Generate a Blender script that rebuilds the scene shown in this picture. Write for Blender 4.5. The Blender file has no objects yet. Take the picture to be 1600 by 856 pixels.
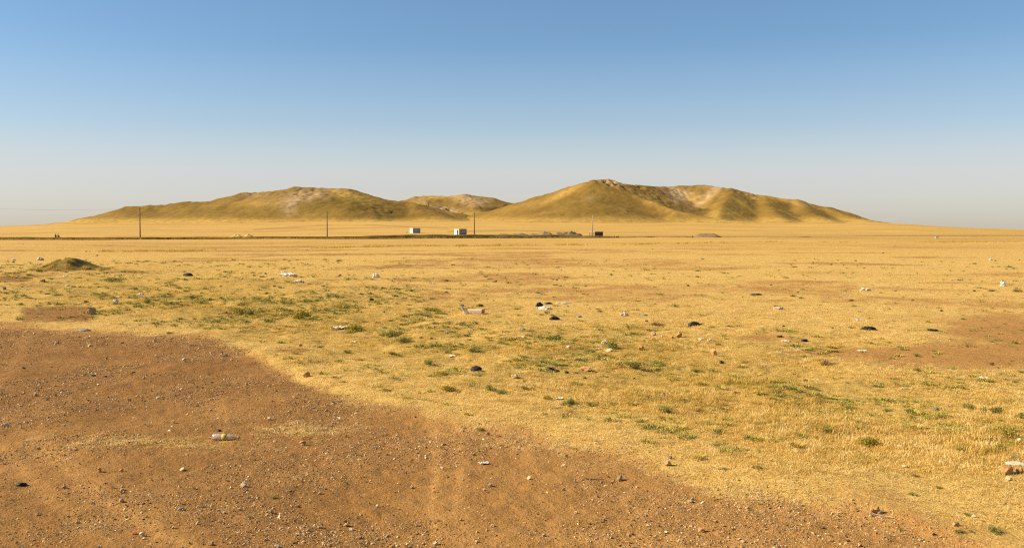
import bpy, bmesh, math, random
import numpy as np
from mathutils import Vector, Matrix, noise as mnoise
random.seed(7); RNG = np.random.default_rng(7)
S = bpy.context.scene
COL = S.collection
R = math.radians

# ------------------------------------------------------------------ camera
F = 1500.0            # focal length in pixels of the 1600 px wide photograph
H_CAM = 2.2
PITCH = math.atan(66 / F)
cam_d = bpy.data.cameras.new('camera'); cam = bpy.data.objects.new('camera', cam_d); COL.objects.link(cam)
cam_d.sensor_width = 36; cam_d.lens = 36 * F / 1600; cam_d.clip_start = 0.1; cam_d.clip_end = 20000
cam.location = (0, 0, H_CAM); cam.rotation_euler = (R(90) - PITCH, 0, 0)
S.camera = cam

# ------------------------------------------------------------------ light
SUN_EL = R(34); SUN_AZ = R(-91)          # azimuth measured from +Y towards +X: the sun stands on the left
w = bpy.data.worlds.new('World'); S.world = w; w.use_nodes = True
nt = w.node_tree; nt.nodes.clear()
sky = nt.nodes.new('ShaderNodeTexSky'); sky.sky_type = 'NISHITA'; sky.sun_disc = False
sky.sun_elevation = SUN_EL; sky.sun_rotation = SUN_AZ
sky.altitude = 1500; sky.air_density = 1.2; sky.dust_density = 1.5; sky.ozone_density = 6.0
SKY_STRENGTH = 0.0645
bg = nt.nodes.new('ShaderNodeBackground'); bg.inputs['Strength'].default_value = SKY_STRENGTH
wo = nt.nodes.new('ShaderNodeOutputWorld')
tint = nt.nodes.new('ShaderNodeMix'); tint.data_type = 'RGBA'; tint.blend_type = 'MULTIPLY'; tint.inputs[0].default_value = 1
tint.inputs[7].default_value = (1.22, 1.22, 1.16, 1); nt.links.new(sky.outputs[0], tint.inputs[6])
# dusty air low over the plain, the same in every direction
tcw = nt.nodes.new('ShaderNodeTexCoord'); sxyz = nt.nodes.new('ShaderNodeSeparateXYZ'); nt.links.new(tcw.outputs['Generated'], sxyz.inputs[0])
def wramp(stops):
    r = nt.nodes.new('ShaderNodeValToRGB'); e = r.color_ramp.elements
    while len(e) < len(stops): e.new(0.5)
    for i_, (p_, c_) in enumerate(stops): e[i_].position = p_; e[i_].color = (*c_, 1)
    nt.links.new(sxyz.outputs[2], r.inputs[0]); return r.outputs[0]
dust_f = wramp([(0.0, (0.50,) * 3), (0.06, (0.66,) * 3), (0.11, (0.28,) * 3), (0.19, (0.0,) * 3)])
dust_c = wramp([(0.0, (.57, .445, .375)), (0.035, (.69, .60, .55)), (0.08, (.68, .655, .645)), (0.2, (.45, .60, .70))])
scl = nt.nodes.new('ShaderNodeMix'); scl.data_type = 'RGBA'; scl.blend_type = 'MULTIPLY'; scl.inputs[0].default_value = 1
scl.inputs[7].default_value = (10, 10, 10, 1); scl.clamp_result = False; nt.links.new(dust_c, scl.inputs[6])
hz = nt.nodes.new('ShaderNodeMix'); hz.data_type = 'RGBA'; nt.links.new(dust_f, hz.inputs[0])
nt.links.new(tint.outputs[2], hz.inputs[6]); nt.links.new(scl.outputs[2], hz.inputs[7])
nt.links.new(hz.outputs[2], bg.inputs[0]); nt.links.new(bg.outputs[0], wo.inputs[0])
sd = bpy.data.lights.new('sun', 'SUN'); sd.energy = 5.0; sd.angle = R(0.53); sd.color = (1.0, 0.88, 0.66)
sun = bpy.data.objects.new('sun', sd); COL.objects.link(sun)
sdir = Vector((math.sin(SUN_AZ) * math.cos(SUN_EL), math.cos(SUN_AZ) * math.cos(SUN_EL), math.sin(SUN_EL)))
sun.rotation_euler = sdir.to_track_quat('Z', 'Y').to_euler()
sun.location = (-20, 5, 30)
S.cycles.use_denoising = False; S.cycles.pixel_filter_type = 'BLACKMAN_HARRIS'; S.cycles.filter_width = 1.2
S.view_settings.view_transform = 'Standard'; S.view_settings.look = 'None'
S.view_settings.exposure = 0.74; S.view_settings.gamma = 1; S.view_settings.use_curve_mapping = False

# ------------------------------------------------------------------ helpers
def tag(o, label=None, cat=None, group=None, kind=None):
    if label: o['label'] = label
    if cat: o['category'] = cat
    if group: o['group'] = group
    if kind: o['kind'] = kind
    return o

def link_mesh(name, me, mat=None, parent=None, loc=None):
    o = bpy.data.objects.new(name, me); COL.objects.link(o)
    if mat is not None and not me.materials: me.materials.append(mat)
    if parent: o.parent = parent
    if loc is not None: o.location = loc
    return o

def np_mesh(name, V, Fc, smooth=True):
    me = bpy.data.meshes.new(name)
    V = np.asarray(V, dtype=np.float32); Fc = np.asarray(Fc, dtype=np.int32)
    n = Fc.shape[1]
    me.vertices.add(len(V)); me.vertices.foreach_set('co', V.ravel())
    me.loops.add(Fc.size); me.loops.foreach_set('vertex_index', Fc.ravel())
    me.polygons.add(len(Fc)); me.polygons.foreach_set('loop_start', np.arange(0, Fc.size, n, dtype=np.int32))
    me.polygons.foreach_set('loop_total', np.full(len(Fc), n, dtype=np.int32))
    me.polygons.foreach_set('use_smooth', np.full(len(Fc), smooth))
    me.update(calc_edges=True); me.validate()
    return me

def fattr(me, name, arr):
    a = me.attributes.new(name, 'FLOAT', 'POINT'); a.data.foreach_set('value', np.asarray(arr, dtype=np.float32))

def _hash(ix, iy, seed):
    h = (ix.astype(np.int64) * 374761393 + iy.astype(np.int64) * 668265263 + seed * 1442695041) & 0xffffffff
    h = ((h ^ (h >> 13)) * 1274126177) & 0xffffffff
    return ((h ^ (h >> 16)) & 0xffffff) / float(0xffffff) * 2 - 1

def vnoise(x, y, seed=0):
    ix = np.floor(x); iy = np.floor(y); fx = x - ix; fy = y - iy
    fx = fx * fx * fx * (fx * (fx * 6 - 15) + 10); fy = fy * fy * fy * (fy * (fy * 6 - 15) + 10)
    a = _hash(ix, iy, seed); b = _hash(ix + 1, iy, seed); c = _hash(ix, iy + 1, seed); d = _hash(ix + 1, iy + 1, seed)
    return (a * (1 - fx) + b * fx) * (1 - fy) + (c * (1 - fx) + d * fx) * fy

def fbm(x, y, oct=4, seed=0, gain=0.5):
    s = 0; a = 1; t = 0
    for k in range(oct):
        c, q = math.cos(k * 0.9), math.sin(k * 0.9)
        s = s + a * vnoise((x * c - y * q) * 2 ** k + 13.7 * k, (x * q + y * c) * 2 ** k - 7.3 * k, seed + k); t += a; a *= gain
    return s / t * 1.5

def sstep(a, b, x):
    t = np.clip((x - a) / (b - a), 0, 1); return t * t * (3 - 2 * t)

cp, sp = math.cos(PITCH), math.sin(PITCH)
def project(x, y, z):
    """world point -> position in the 1600x856 photograph (used only while modelling)"""
    dz = z - H_CAM
    dep = np.maximum(y * cp - dz * sp, 0.05); up = y * sp + dz * cp
    return 800 + F * x / dep, 428 - F * up / dep

# ------------------------------------------------------------------ terrain
PX_P = [-400, 0, 100, 200, 500, 800, 1100, 1250, 1350, 1420, 1500, 1600, 1900]
PY_P = [4, 7.5, 11, 13, 17, 17, 17, 14.5, 13, 10.5, 6.5, 2.2, 0.5]
DX = [-400, 0, 100, 200, 330, 380, 430, 530, 620, 700, 830, 1000, 1150, 1280, 1400, 1520, 1600, 1800]
DY = [500, 508, 513, 515, 525, 546, 573, 613, 635, 655, 668, 707, 747, 781, 808, 850, 878, 960]

def dirt_rel(px, py):
    by = np.interp(px, DX, DY)
    return (py - by) / np.maximum(by - 362, 20)

def weedy(px, py):
    e = lambda cx, cy, rx, ry: np.exp(-(((px - cx) / rx) ** 2 + ((py - cy) / ry) ** 2))
    return np.clip(0.9 * e(200, 455, 260, 42) + e(500, 505, 210, 52) + e(900, 560, 330, 60) + 0.45 * e(1350, 650, 260, 80) + 0.5 * e(1560, 700, 90, 60) + 0.5 * e(1180, 590, 200, 60), 0, 1)

def bare_patch(x, y, px, py):
    b = sstep(0.10, 0.62, fbm(x / 11, y / 8, 4, 71)) + 0.8 * sstep(0.25, 0.7, fbm(x / 30, y / 16, 3, 72))
    return np.clip(b, 0, 1) * sstep(15, 32, y) * (1 - 0.75 * weedy(px, py)) * (1 - sstep(150, 260, y) * 0.6)

def ground_z(x, y, micro=True):
    x = np.asarray(x, float); y = np.asarray(y, float)
    yy = np.maximum(y, 1.0)
    pxs = 800 + F * x / yy
    P = np.interp(pxs, PX_P, PY_P)
    t = np.clip((y - 325) / 540, 0, 1)
    zr = H_CAM + P / F * 865
    z = zr * (t ** 1.32) * (1 - 0.0 * t)
    fade = sstep(25, 120, y)
    z = z + fade * 0.16 * fbm(x / 38, y / 60, 3, 5) + sstep(350, 700, y) * 0.9 * fbm(x / 150, y / 120, 3, 9)
    if micro:
        _, py0 = project(x, yy, 0 * x)
        dr = dirt_rel(pxs, py0)
        dm = sstep(-0.03, 0.04, dr) * (y > 0) + (y <= 0)
        near = 1 - sstep(60, 160, y)
        wd = weedy(pxs, py0)
        z = z + near * (1 - dm) * (0.02 + 0.055 * wd) * fbm(x / 0.9, y / 0.9, 4, 21)
        z = z + near * (1 - dm) * 0.13 * wd * fbm(x / 3.5, y / 3.5, 2, 31) + near * (1 - dm) * 0.03
        z = z + dm * (0.022 * fbm(x / 1.3, y / 1.3, 3, 41) + 0.014 * fbm(x / 0.22, y / 0.22, 3, 43))
    return z

def at(px, py):
    """where the line of sight of photo pixel (px, py) meets the ground"""
    cx = (px - 800) / F; cy = (428 - py) / F
    dx, dy, dz = cx, cp + cy * sp, -sp + cy * cp
    t = np.exp(np.linspace(math.log(3), math.log(1400), 5000))
    X, Y, Z = dx * t, dy * t, H_CAM + dz * t
    g = Z - ground_z(X, Y)
    k = np.argmax(g < 0)
    if not (g < 0).any(): k = len(t) - 1
    a, b = g[k - 1], g[k]; f = a / (a - b) if a != b else 0
    tt = t[k - 1] + f * (t[k] - t[k - 1])
    return Vector((dx * tt, dy * tt, float(ground_z(dx * tt, dy * tt))))

def gz(x, y): return float(ground_z(np.array([x]), np.array([y]))[0])

# ------------------------------------------------------------------ material kit
class MK:
    def __init__(s, name, rough=0.95, spec=0.15):
        s.m = bpy.data.materials.new(name); s.m.use_nodes = True
        s.nt = s.m.node_tree; s.b = s.nt.nodes['Principled BSDF']
        s.b.inputs['Roughness'].default_value = rough; s.b.inputs['Specular IOR Level'].default_value = spec
        s.co = None
    def N(s, t, **k):
        n = s.nt.nodes.new(t)
        for a, v in k.items(): setattr(n, a, v)
        return n
    def put(s, sock, v):
        if hasattr(v, 'is_linked') or isinstance(v, bpy.types.NodeSocket): s.nt.links.new(v, sock)
        else: sock.default_value = v
    def coord(s, sx=1, sy=1, sz=1, obj=True):
        tc = s.N('ShaderNodeTexCoord'); mp = s.N('ShaderNodeMapping')
        mp.inputs['Scale'].default_value = (sx, sy, sz)
        s.nt.links.new(tc.outputs['Object' if obj else 'Generated'], mp.inputs[0]); return mp.outputs[0]
    def noise(s, scale, detail=4, rough=0.55, vec=None, dist=0.0):
        n = s.N('ShaderNodeTexNoise'); n.inputs['Scale'].default_value = scale; n.inputs['Detail'].default_value = detail
        n.inputs['Roughness'].default_value = rough; n.inputs['Distortion'].default_value = dist
        s.nt.links.new(vec or s.coord(), n.inputs['Vector']); return n.outputs[0]
    def voro(s, scale, vec=None, out='Distance', feat='F1', rnd=1.0):
        n = s.N('ShaderNodeTexVoronoi'); n.feature = feat; n.inputs['Scale'].default_value = scale
        n.inputs['Randomness'].default_value = rnd
        s.nt.links.new(vec or s.coord(), n.inputs['Vector']); return n.outputs[out]
    def attr(s, name, kind='GEOMETRY'):
        n = s.N('ShaderNodeAttribute'); n.attribute_name = name; n.attribute_type = kind; return n.outputs['Fac']
    def M(s, op, a, b=0.0, c=0.0, clamp=False):
        n = s.N('ShaderNodeMath', operation=op); n.use_clamp = clamp
        s.put(n.inputs[0], a); s.put(n.inputs[1], b)
        if op in ('MULTIPLY_ADD',): s.put(n.inputs[2], c)
        return n.outputs[0]
    def mr(s, v, a, b, c=0.0, d=1.0, smooth=True):
        n = s.N('ShaderNodeMapRange'); n.clamp = True
        if smooth: n.interpolation_type = 'SMOOTHSTEP'
        s.put(n.inputs[0], v)
        for i, q in zip((1, 2, 3, 4), (a, b, c, d)): s.put(n.inputs[i], q)
        return n.outputs[0]
    def mix(s, f, a, b, mode='MIX'):
        n = s.N('ShaderNodeMix', data_type='RGBA', blend_type=mode)
        s.put(n.inputs[0], f)
        for i, v in ((6, a), (7, b)):
            if isinstance(v, tuple): v = (*v, 1) if len(v) == 3 else v
            s.put(n.inputs[i], v)
        return n.outputs[2]
    def ramp(s, f, stops):
        n = s.N('ShaderNodeValToRGB'); e = n.color_ramp.elements
        while len(e) < len(stops): e.new(0.5)
        for k, (p, c) in enumerate(stops): e[k].position = p; e[k].color = (*c, 1)
        s.put(n.inputs[0], f); return n.outputs[0]
    def bump(s, h, strength=0.5, dist=0.02, prev=None):
        n = s.N('ShaderNodeBump'); n.inputs['Strength'].default_value = strength; n.inputs['Distance'].default_value = dist
        s.put(n.inputs['Height'], h)
        if prev: s.nt.links.new(prev, n.inputs['Normal'])
        return n.outputs[0]
    def out(s, col=None, nrm=None, rough=None):
        if col is not None:
            if isinstance(col, tuple): s.b.inputs['Base Color'].default_value = (*col, 1)
            else: s.nt.links.new(col, s.b.inputs['Base Color'])
        if nrm is not None: s.nt.links.new(nrm, s.b.inputs['Normal'])
        if rough is not None: s.put(s.b.inputs['Roughness'], rough)
        return s.m

def simple(name, c, var=0.25, scale=20, rough=0.9, spec=0.2, bump=0.4, bd=0.01):
    k = MK(name, rough, spec); n = k.noise(scale, 5, 0.6)
    lo = tuple(x * (1 - var) for x in c); hi = tuple(min(1, x * (1 + var)) for x in c)
    return k.out(k.mix(k.mr(n, 0.3, 0.7), lo, hi), k.bump(n, bump, bd))

# ground
k = MK('ground_soil_and_stubble', 0.97, 0.08)
co = k.coord()
dirt_a = k.attr('dirt'); weed_a = k.attr('weed'); pale_a = k.attr('pale'); far_a = k.attr('far')
n1 = k.noise(0.9, 6, 0.6); n2 = k.noise(7, 6, 0.62); n3 = k.noise(42, 5, 0.65); n4 = k.noise(0.22, 5, 0.6)
nbig = k.noise(0.035, 5, 0.6)
nstr = k.noise(1.0, 5, 0.6, vec=k.coord(0.012, 0.06, 0.05))       # long field streaks
nstr2 = k.noise(1.0, 4, 0.6, vec=k.coord(0.10, 0.55, 0.3))
# bare soil: reddish brown, dusty paler areas, crumbs
soil = k.ramp(n1, [(0.28, (0.27, 0.13, 0.032)), (0.5, (0.335, 0.160, 0.040)), (0.72, (0.41, 0.212, 0.062))])
soil = k.mix(k.mr(n2, 0.35, 0.7, 0, 0.55), soil, (0.21, 0.100, 0.028))
soil = k.mix(k.mr(n3, 0.50, 0.68, 0, 0.7), soil, (0.47, 0.27, 0.10))
soil = k.mix(k.mr(n3, 0.46, 0.32, 0, 0.6), soil, (0.13, 0.062, 0.018))
soil = k.mix(k.M('MULTIPLY', pale_a, k.mr(n2, 0.3, 0.6, 0.45, 1.0)), soil, (0.55, 0.288, 0.082))
soil = k.mix(1.0, soil, (0.87, 0.84, 0.83), 'MULTIPLY')
peb = k.voro(34, out='Distance'); pc = k.voro(34, out='Color')
sep = k.N('ShaderNodeSeparateColor'); k.nt.links.new(pc, sep.inputs[0])
pebm = k.M('MULTIPLY', k.mr(peb, 0.18, 0.26, 1, 0), k.mr(sep.outputs[0], 0.72, 0.8, 0, 1))
soil = k.mix(pebm, soil, k.mix(sep.outputs[1], (0.28, 0.15, 0.06), (0.60, 0.42, 0.22)))
# straw litter
straw = k.ramp(n2, [(0.25, (0.42, 0.235, 0.055)), (0.5, (0.60, 0.365, 0.088)), (0.75, (0.72, 0.465, 0.13))])
straw = k.mix(k.mr(n3, 0.42, 0.62, 0, 0.45), straw, (0.76, 0.52, 0.17))
weed_c = k.ramp(n2, [(0.3, (0.26, 0.175, 0.032)), (0.55, (0.44, 0.275, 0.046)), (0.75, (0.57, 0.36, 0.075))])
straw = k.mix(k.M('MULTIPLY', weed_a, k.mr(n1, 0.3, 0.62, 0.35, 0.95)), straw, weed_c)
straw = k.mix(k.mr(k.M('ADD', n3, k.M('MULTIPLY', n2, 0.5)), 0.66, 0.86, 0.32, 0.0), straw, (0.36, 0.20, 0.065))
# open patches inside the stubble
pat = k.M('ADD', k.mr(nstr2, 0.54, 0.68, 0, 0.5), k.mr(nstr, 0.52, 0.66, 0, 0.32))
straw = k.mix(k.M('MULTIPLY', pat, k.M('SUBTRACT', 1.0, k.M('MULTIPLY', weed_a, 0.5))), straw, (0.45, 0.245, 0.062))
# farther field: even gold with faint bands
farc = k.ramp(nstr, [(0.3, (0.40, 0.235, 0.055)), (0.5, (0.575, 0.345, 0.085)), (0.7, (0.65, 0.405, 0.112))])
farc = k.mix(k.mr(nbig, 0.42, 0.62, 0, 0.5), farc, (0.54, 0.32, 0.085))
farc = k.mix(1.0, farc, (0.89, 0.88, 0.88), 'MULTIPLY')
straw = k.mix(far_a, straw, farc)
dn = k.M('ADD', k.M('ADD', k.M('MULTIPLY', k.M('SUBTRACT', n1, 0.5), 1.1), k.M('MULTIPLY', k.M('SUBTRACT', n2, 0.5), 1.1)), k.M('MULTIPLY', k.M('SUBTRACT', n4, 0.5), 1.0))
dmask = k.mr(k.M('ADD', dirt_a, dn), 0.30, 0.70)
colr = k.mix(dmask, straw, soil)
colr = k.mix(k.attr('track'), colr, (0.24, 0.15, 0.055))
h1 = k.M('ADD', k.M('MULTIPLY', n2, 1.0), k.M('MULTIPLY', n3, 0.5))
b1 = k.bump(h1, 0.8, 0.06)
b2 = k.bump(k.M('MULTIPLY', pebm, k.mr(peb, 0.0, 0.26, 1, 0)), 0.8, 0.012, b1)
b3 = k.bump(k.noise(130, 3, 0.7), 0.35, 0.006, b2)
M_GROUND = k.out(colr, b3)

# hills
k = MK('hill_dry_grass', 0.97, 0.06)
a_s = k.attr('scree'); a_y = k.attr('gold'); a_o = k.attr('olive')
m1 = k.noise(0.035, 6, 0.62); m2 = k.noise(0.16, 5, 0.6); m3 = k.noise(0.30, 3, 0.6)
bands = k.noise(1.0, 4, 0.6, vec=k.coord(0.02, 0.02, 0.45))
c = k.ramp(m1, [(0.3, (0.195, 0.113, 0.023)), (0.5, (0.265, 0.156, 0.033)), (0.7, (0.37, 0.222, 0.053))])
c = k.mix(k.mr(bands, 0.42, 0.62, 0, 0.35), c, (0.24, 0.155, 0.036))
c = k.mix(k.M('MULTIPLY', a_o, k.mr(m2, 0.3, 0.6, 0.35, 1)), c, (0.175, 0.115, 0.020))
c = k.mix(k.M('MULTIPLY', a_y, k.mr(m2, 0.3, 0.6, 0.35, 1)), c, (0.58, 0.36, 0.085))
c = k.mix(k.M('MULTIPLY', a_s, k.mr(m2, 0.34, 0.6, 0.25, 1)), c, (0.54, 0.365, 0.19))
sv = k.voro(0.16, out='Distance'); svc = k.voro(0.16, out='Color')
sp_ = k.N('ShaderNodeSeparateColor'); k.nt.links.new(svc, sp_.inputs[0])
shr = k.M('MULTIPLY', k.mr(sv, 0.16, 0.34, 1, 0), k.mr(k.M('ADD', sp_.outputs[0], k.M('MULTIPLY', k.attr('scrub'), 0.6)), 0.92, 1.02, 0, 1))
c = k.mix(k.M('MULTIPLY', shr, 0.75), c, (0.13, 0.105, 0.03))
c = k.mix(k.mr(m3, 0.55, 0.75, 0, 0.25), c, (0.22, 0.14, 0.038))
c = k.mix(1.0, c, (0.88, 0.86, 0.86), 'MULTIPLY')
M_HILL = k.out(c, k.bump(k.M('ADD', m2, k.M('MULTIPLY', m3, 0.4)), 0.4, 1.8))

# ------------------------------------------------------------------ ground mesh (polar fan, fine where the view is)
ang = np.concatenate([np.linspace(-180, -60, 40, endpoint=False), np.linspace(-60, -34, 60, endpoint=False),
                      np.linspace(-34, 34, 620, endpoint=False), np.linspace(34, 60, 60, endpoint=False), np.linspace(60, 180, 41)])
rad = np.concatenate([[0.02], np.exp(np.linspace(math.log(0.6), math.log(5.5), 40, endpoint=False)),
                      np.exp(np.linspace(math.log(5.5), math.log(1500), 900, endpoint=False)), np.exp(np.linspace(math.log(1500), math.log(12000), 30))])
A, Rd = np.meshgrid(np.radians(ang), rad)
X = (Rd * np.sin(A)).ravel(); Y = (Rd * np.cos(A)).ravel()
Z = ground_z(X, Y)
na, nr = len(ang), len(rad)
ii = np.arange(nr - 1)[:, None] * na + np.arange(na - 1)[None, :]
Fq = np.stack([ii, ii + 1, ii + na + 1, ii + na], -1).reshape(-1, 4)
me = np_mesh('ground', np.stack([X, Y, Z], 1), Fq[:, ::-1])
px, py = project(X, Y, Z)
front = Y > 0.5
def ell(cx, cy, rx, ry, p=2): return np.exp(-(np.abs((px - cx) / rx) ** p + np.abs((py - cy) / ry) ** p))
dr = dirt_rel(px, py)
dirt = np.where(front, 0.5 + dr * 5.0 + 0.32 * fbm(X / 1.6, Y / 1.6, 4, 78), 1.0)
bp = np.where(front, bare_patch(X, Y, px, py), 0)
dirt = np.clip(dirt, -0.25, 1.25)
extra = 1.15 * ell(92, 491, 62, 13, 4) + 1.0 * ell(15, 436, 38, 5, 4) + 0.62 * ell(1570, 508, 110, 34, 2) + 0.6 * ell(1470, 562, 180, 17) \
      + 0.7 * ell(1330, 549, 130, 9) + 0.5 * ell(1590, 545, 130, 40) + 0.6 * ell(1210, 528, 90, 8) + 0.45 * ell(1480, 470, 160, 10) + 0.7 * ell(455, 545, 50, 9) \
      + 0.75 * ell(205, 425, 45, 4) + 0.52 * ell(1040, 455, 130, 8) + 0.5 * ell(1090, 416, 170, 4) + 0.5 * ell(1290, 425, 110, 5) + 0.6 * ell(1090, 545, 60, 5) \
      + 0.55 * ell(255, 463, 40, 4) + 0.6 * ell(370, 487, 45, 10)
dirt = np.maximum(dirt, np.where(front, extra, 0)); dirt = np.maximum(dirt, 0.56 * bp)
grow = 0.55 * ell(250, 688, 120, 12) + 0.6 * ell(465, 672, 70, 14) + 0.3 * ell(20, 700, 60, 12)
dirt = dirt - np.where(front, grow, 0)
fattr(me, 'dirt', dirt)
fattr(me, 'weed', np.where(front, weedy(px, py), 0))
def line_px(pts, wd):
    s = 0
    for (x0, y0), (x1, y1) in zip(pts[:-1], pts[1:]):
        L2 = (x1 - x0) ** 2 + (y1 - y0) ** 2
        t = np.clip(((px - x0) * (x1 - x0) + (py - y0) * (y1 - y0)) / L2, 0, 1)
        d = np.hypot(px - x0 - t * (x1 - x0), py - y0 - t * (y1 - y0))
        s = np.maximum(s, np.exp(-(d / wd) ** 2))
    return s
pale = 0.6 * line_px([(672, 645), (682, 720), (674, 800), (690, 880)], 8) + 0.5 * line_px([(712, 650), (718, 720), (712, 800), (745, 880)], 9) + 0.25 * line_px([(690, 640), (700, 720), (690, 800), (720, 880)], 26) + 0.6 * line_px([(60, 690), (160, 780), (260, 835), (330, 880)], 14) + 0.45 * line_px([(0, 700), (90, 790), (170, 850), (230, 900)], 13) + 0.25 * line_px([(60, 690), (160, 780), (260, 835), (330, 880)], 40) \
     + 0.25 * line_px([(0, 590), (30, 560), (40, 530)], 9) + 0.5 * ell(345, 640, 50, 16) + 0.5 * ell(960, 690, 160, 14) + 0.4 * ell(1000, 845, 200, 14) + 0.35 * ell(620, 840, 80, 10)
pale += 0.7 * sstep(350, 1050, px) + 0.45 * sstep(0.1, 0.0, np.abs(dr)) + 0.25 * np.clip(fbm(X / 2.5, Y / 2.5, 3, 77), 0, 1)
fattr(me, 'pale', np.where(front, np.clip(pale, 0, 1), 0))
fattr(me, 'far', sstep(45, 170, Y))
tr = 0.8 * line_px([(396, 359), (545, 349.5), (610, 353), (700, 357)], 0.8) + 0.5 * line_px([(380, 363.5), (560, 356), (640, 355)], 0.7) \
   + 0.65 * line_px([(700, 362), (790, 360.5), (900, 362.5)], 1.1) + 0.5 * line_px([(945, 367), (1090, 369), (1300, 368), (1600, 367)], 1.0) \
   + 0.45 * line_px([(1200, 372), (1600, 373)], 1.3) + 0.35 * line_px([(0, 366), (120, 362), (300, 361)], .7)
fattr(me, 'track', np.where((Y > 280) & (Y < 700), np.clip(tr * (0.75 + 0.5 * fbm(X / 9, Y / 9, 3, 3)), 0, 0.9), 0))
g = link_mesh('ground', me, M_GROUND); tag(g, kind='structure')

# ------------------------------------------------------------------ hills
def P3(px_, py_, Yd):
    cx = (px_ - 800) / F; cy = (428 - py_) / F
    t = Yd / (cp + cy * sp)
    return np.array([cx * t, Yd, H_CAM + (-sp + cy * cp) * t])

def E(hx, hy, cx, cy, rx, ry, rot=0):
    c_, s_ = math.cos(R(rot)), math.sin(R(rot)); dx = hx - cx; dy = hy - cy
    return np.exp(-(((dx * c_ + dy * s_) / rx) ** 2 + ((-dx * s_ + dy * c_) / ry) ** 2))

def hill(name, ridges, bbox, step, paint, seed, rough=1.0, crags=()):
    x0, x1, y0, y1 = bbox
    nx = int((x1 - x0) / step); ny = int((y1 - y0) / step)
    gx, gy = np.meshgrid(np.linspace(x0, x1, nx), np.linspace(y0, y1, ny))
    x = gx.ravel(); y = gy.ravel()
    wx = x + 7 * fbm(x / 45, y / 45, 3, seed) * rough; wy = y + 7 * fbm(x / 45, y / 45, 3, seed + 50) * rough
    terms = []
    for pts, slope, wd, warp in ridges:
        q = [P3(*p) for p in pts]
        best = np.full(x.shape, -1e9)
        ux = x + (wx - x) * warp; uy = y + (wy - y) * warp
        for a, b in zip(q[:-1], q[1:]):
            L2 = (b[0] - a[0]) ** 2 + (b[1] - a[1]) ** 2
            t = np.clip(((ux - a[0]) * (b[0] - a[0]) + (uy - a[1]) * (b[1] - a[1])) / L2, 0, 1)
            d = np.hypot(ux - a[0] - t * (b[0] - a[0]), uy - a[1] - t * (b[1] - a[1]))
            h = a[2] + t * (b[2] - a[2]) - slope * (np.sqrt(d * d + wd * wd) - wd)
            best = np.maximum(best, h)
        terms.append(best)
    T = np.array(terms); kk = 0.9
    mx = T.max(0); z = mx + kk * np.log(np.exp((T - mx) / kk).sum(0)) - 0.4
    base = ground_z(x, y, False)
    hh = np.clip(z - base, 0, None)
    gul = 1 - np.abs(fbm(x / 22, y / 60, 3, seed + 9))
    z = z + np.clip(hh / 14, 0, 1) * (0.9 * fbm(x / 18, y / 18, 4, seed + 3) - 1.1 * gul + 0.9) * rough
    z = z + np.clip(hh / 6, 0, 1) * 0.35 * fbm(x / 4, y / 4, 3, seed + 5)
    hx0, hy0 = project(x, y, z)
    for (ccx, ccy, rx_, ry_, rot_, amp_, sc_) in crags:
        z = z + E(hx0, hy0, ccx, ccy, rx_, ry_, rot_) * amp_ * (1.0 - 2.2 * np.abs(fbm(x / sc_, y / (sc_ * 1.6), 3, seed + 31))) * np.clip(hh / 5, 0, 1)
    # foot: soft apron that runs out under the ground
    d = z - base
    z = base + np.where(d > 0, d, d) - 0.0
    z = np.where(d < 3, base + (d - 3) * 0.0 + 3 * ((np.clip(d, -3, 3) + 3) / 6) ** 2 * 1.0 - 0.0, z) - 0.12
    z = np.where(d < -3, base - 0.6, z)
    keep = (d > -6)
    idx = np.arange(nx * ny).reshape(ny, nx)
    q = np.stack([idx[:-1, :-1], idx[:-1, 1:], idx[1:, 1:], idx[1:, :-1]], -1).reshape(-1, 4)
    q = q[keep[q].any(1)]
    used = np.unique(q); rm = np.full(nx * ny, -1); rm[used] = np.arange(len(used))
    V = np.stack([x, y, z], 1)[used]
    me = np_mesh(name, V, rm[q])
    hx, hy = project(V[:, 0], V[:, 1], V[:, 2])
    for nme, arr in paint(hx, hy, V).items(): fattr(me, nme, np.clip(arr, 0, 1))
    o = link_mesh(name, me, M_HILL); tag(o, kind='structure'); return o

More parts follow.
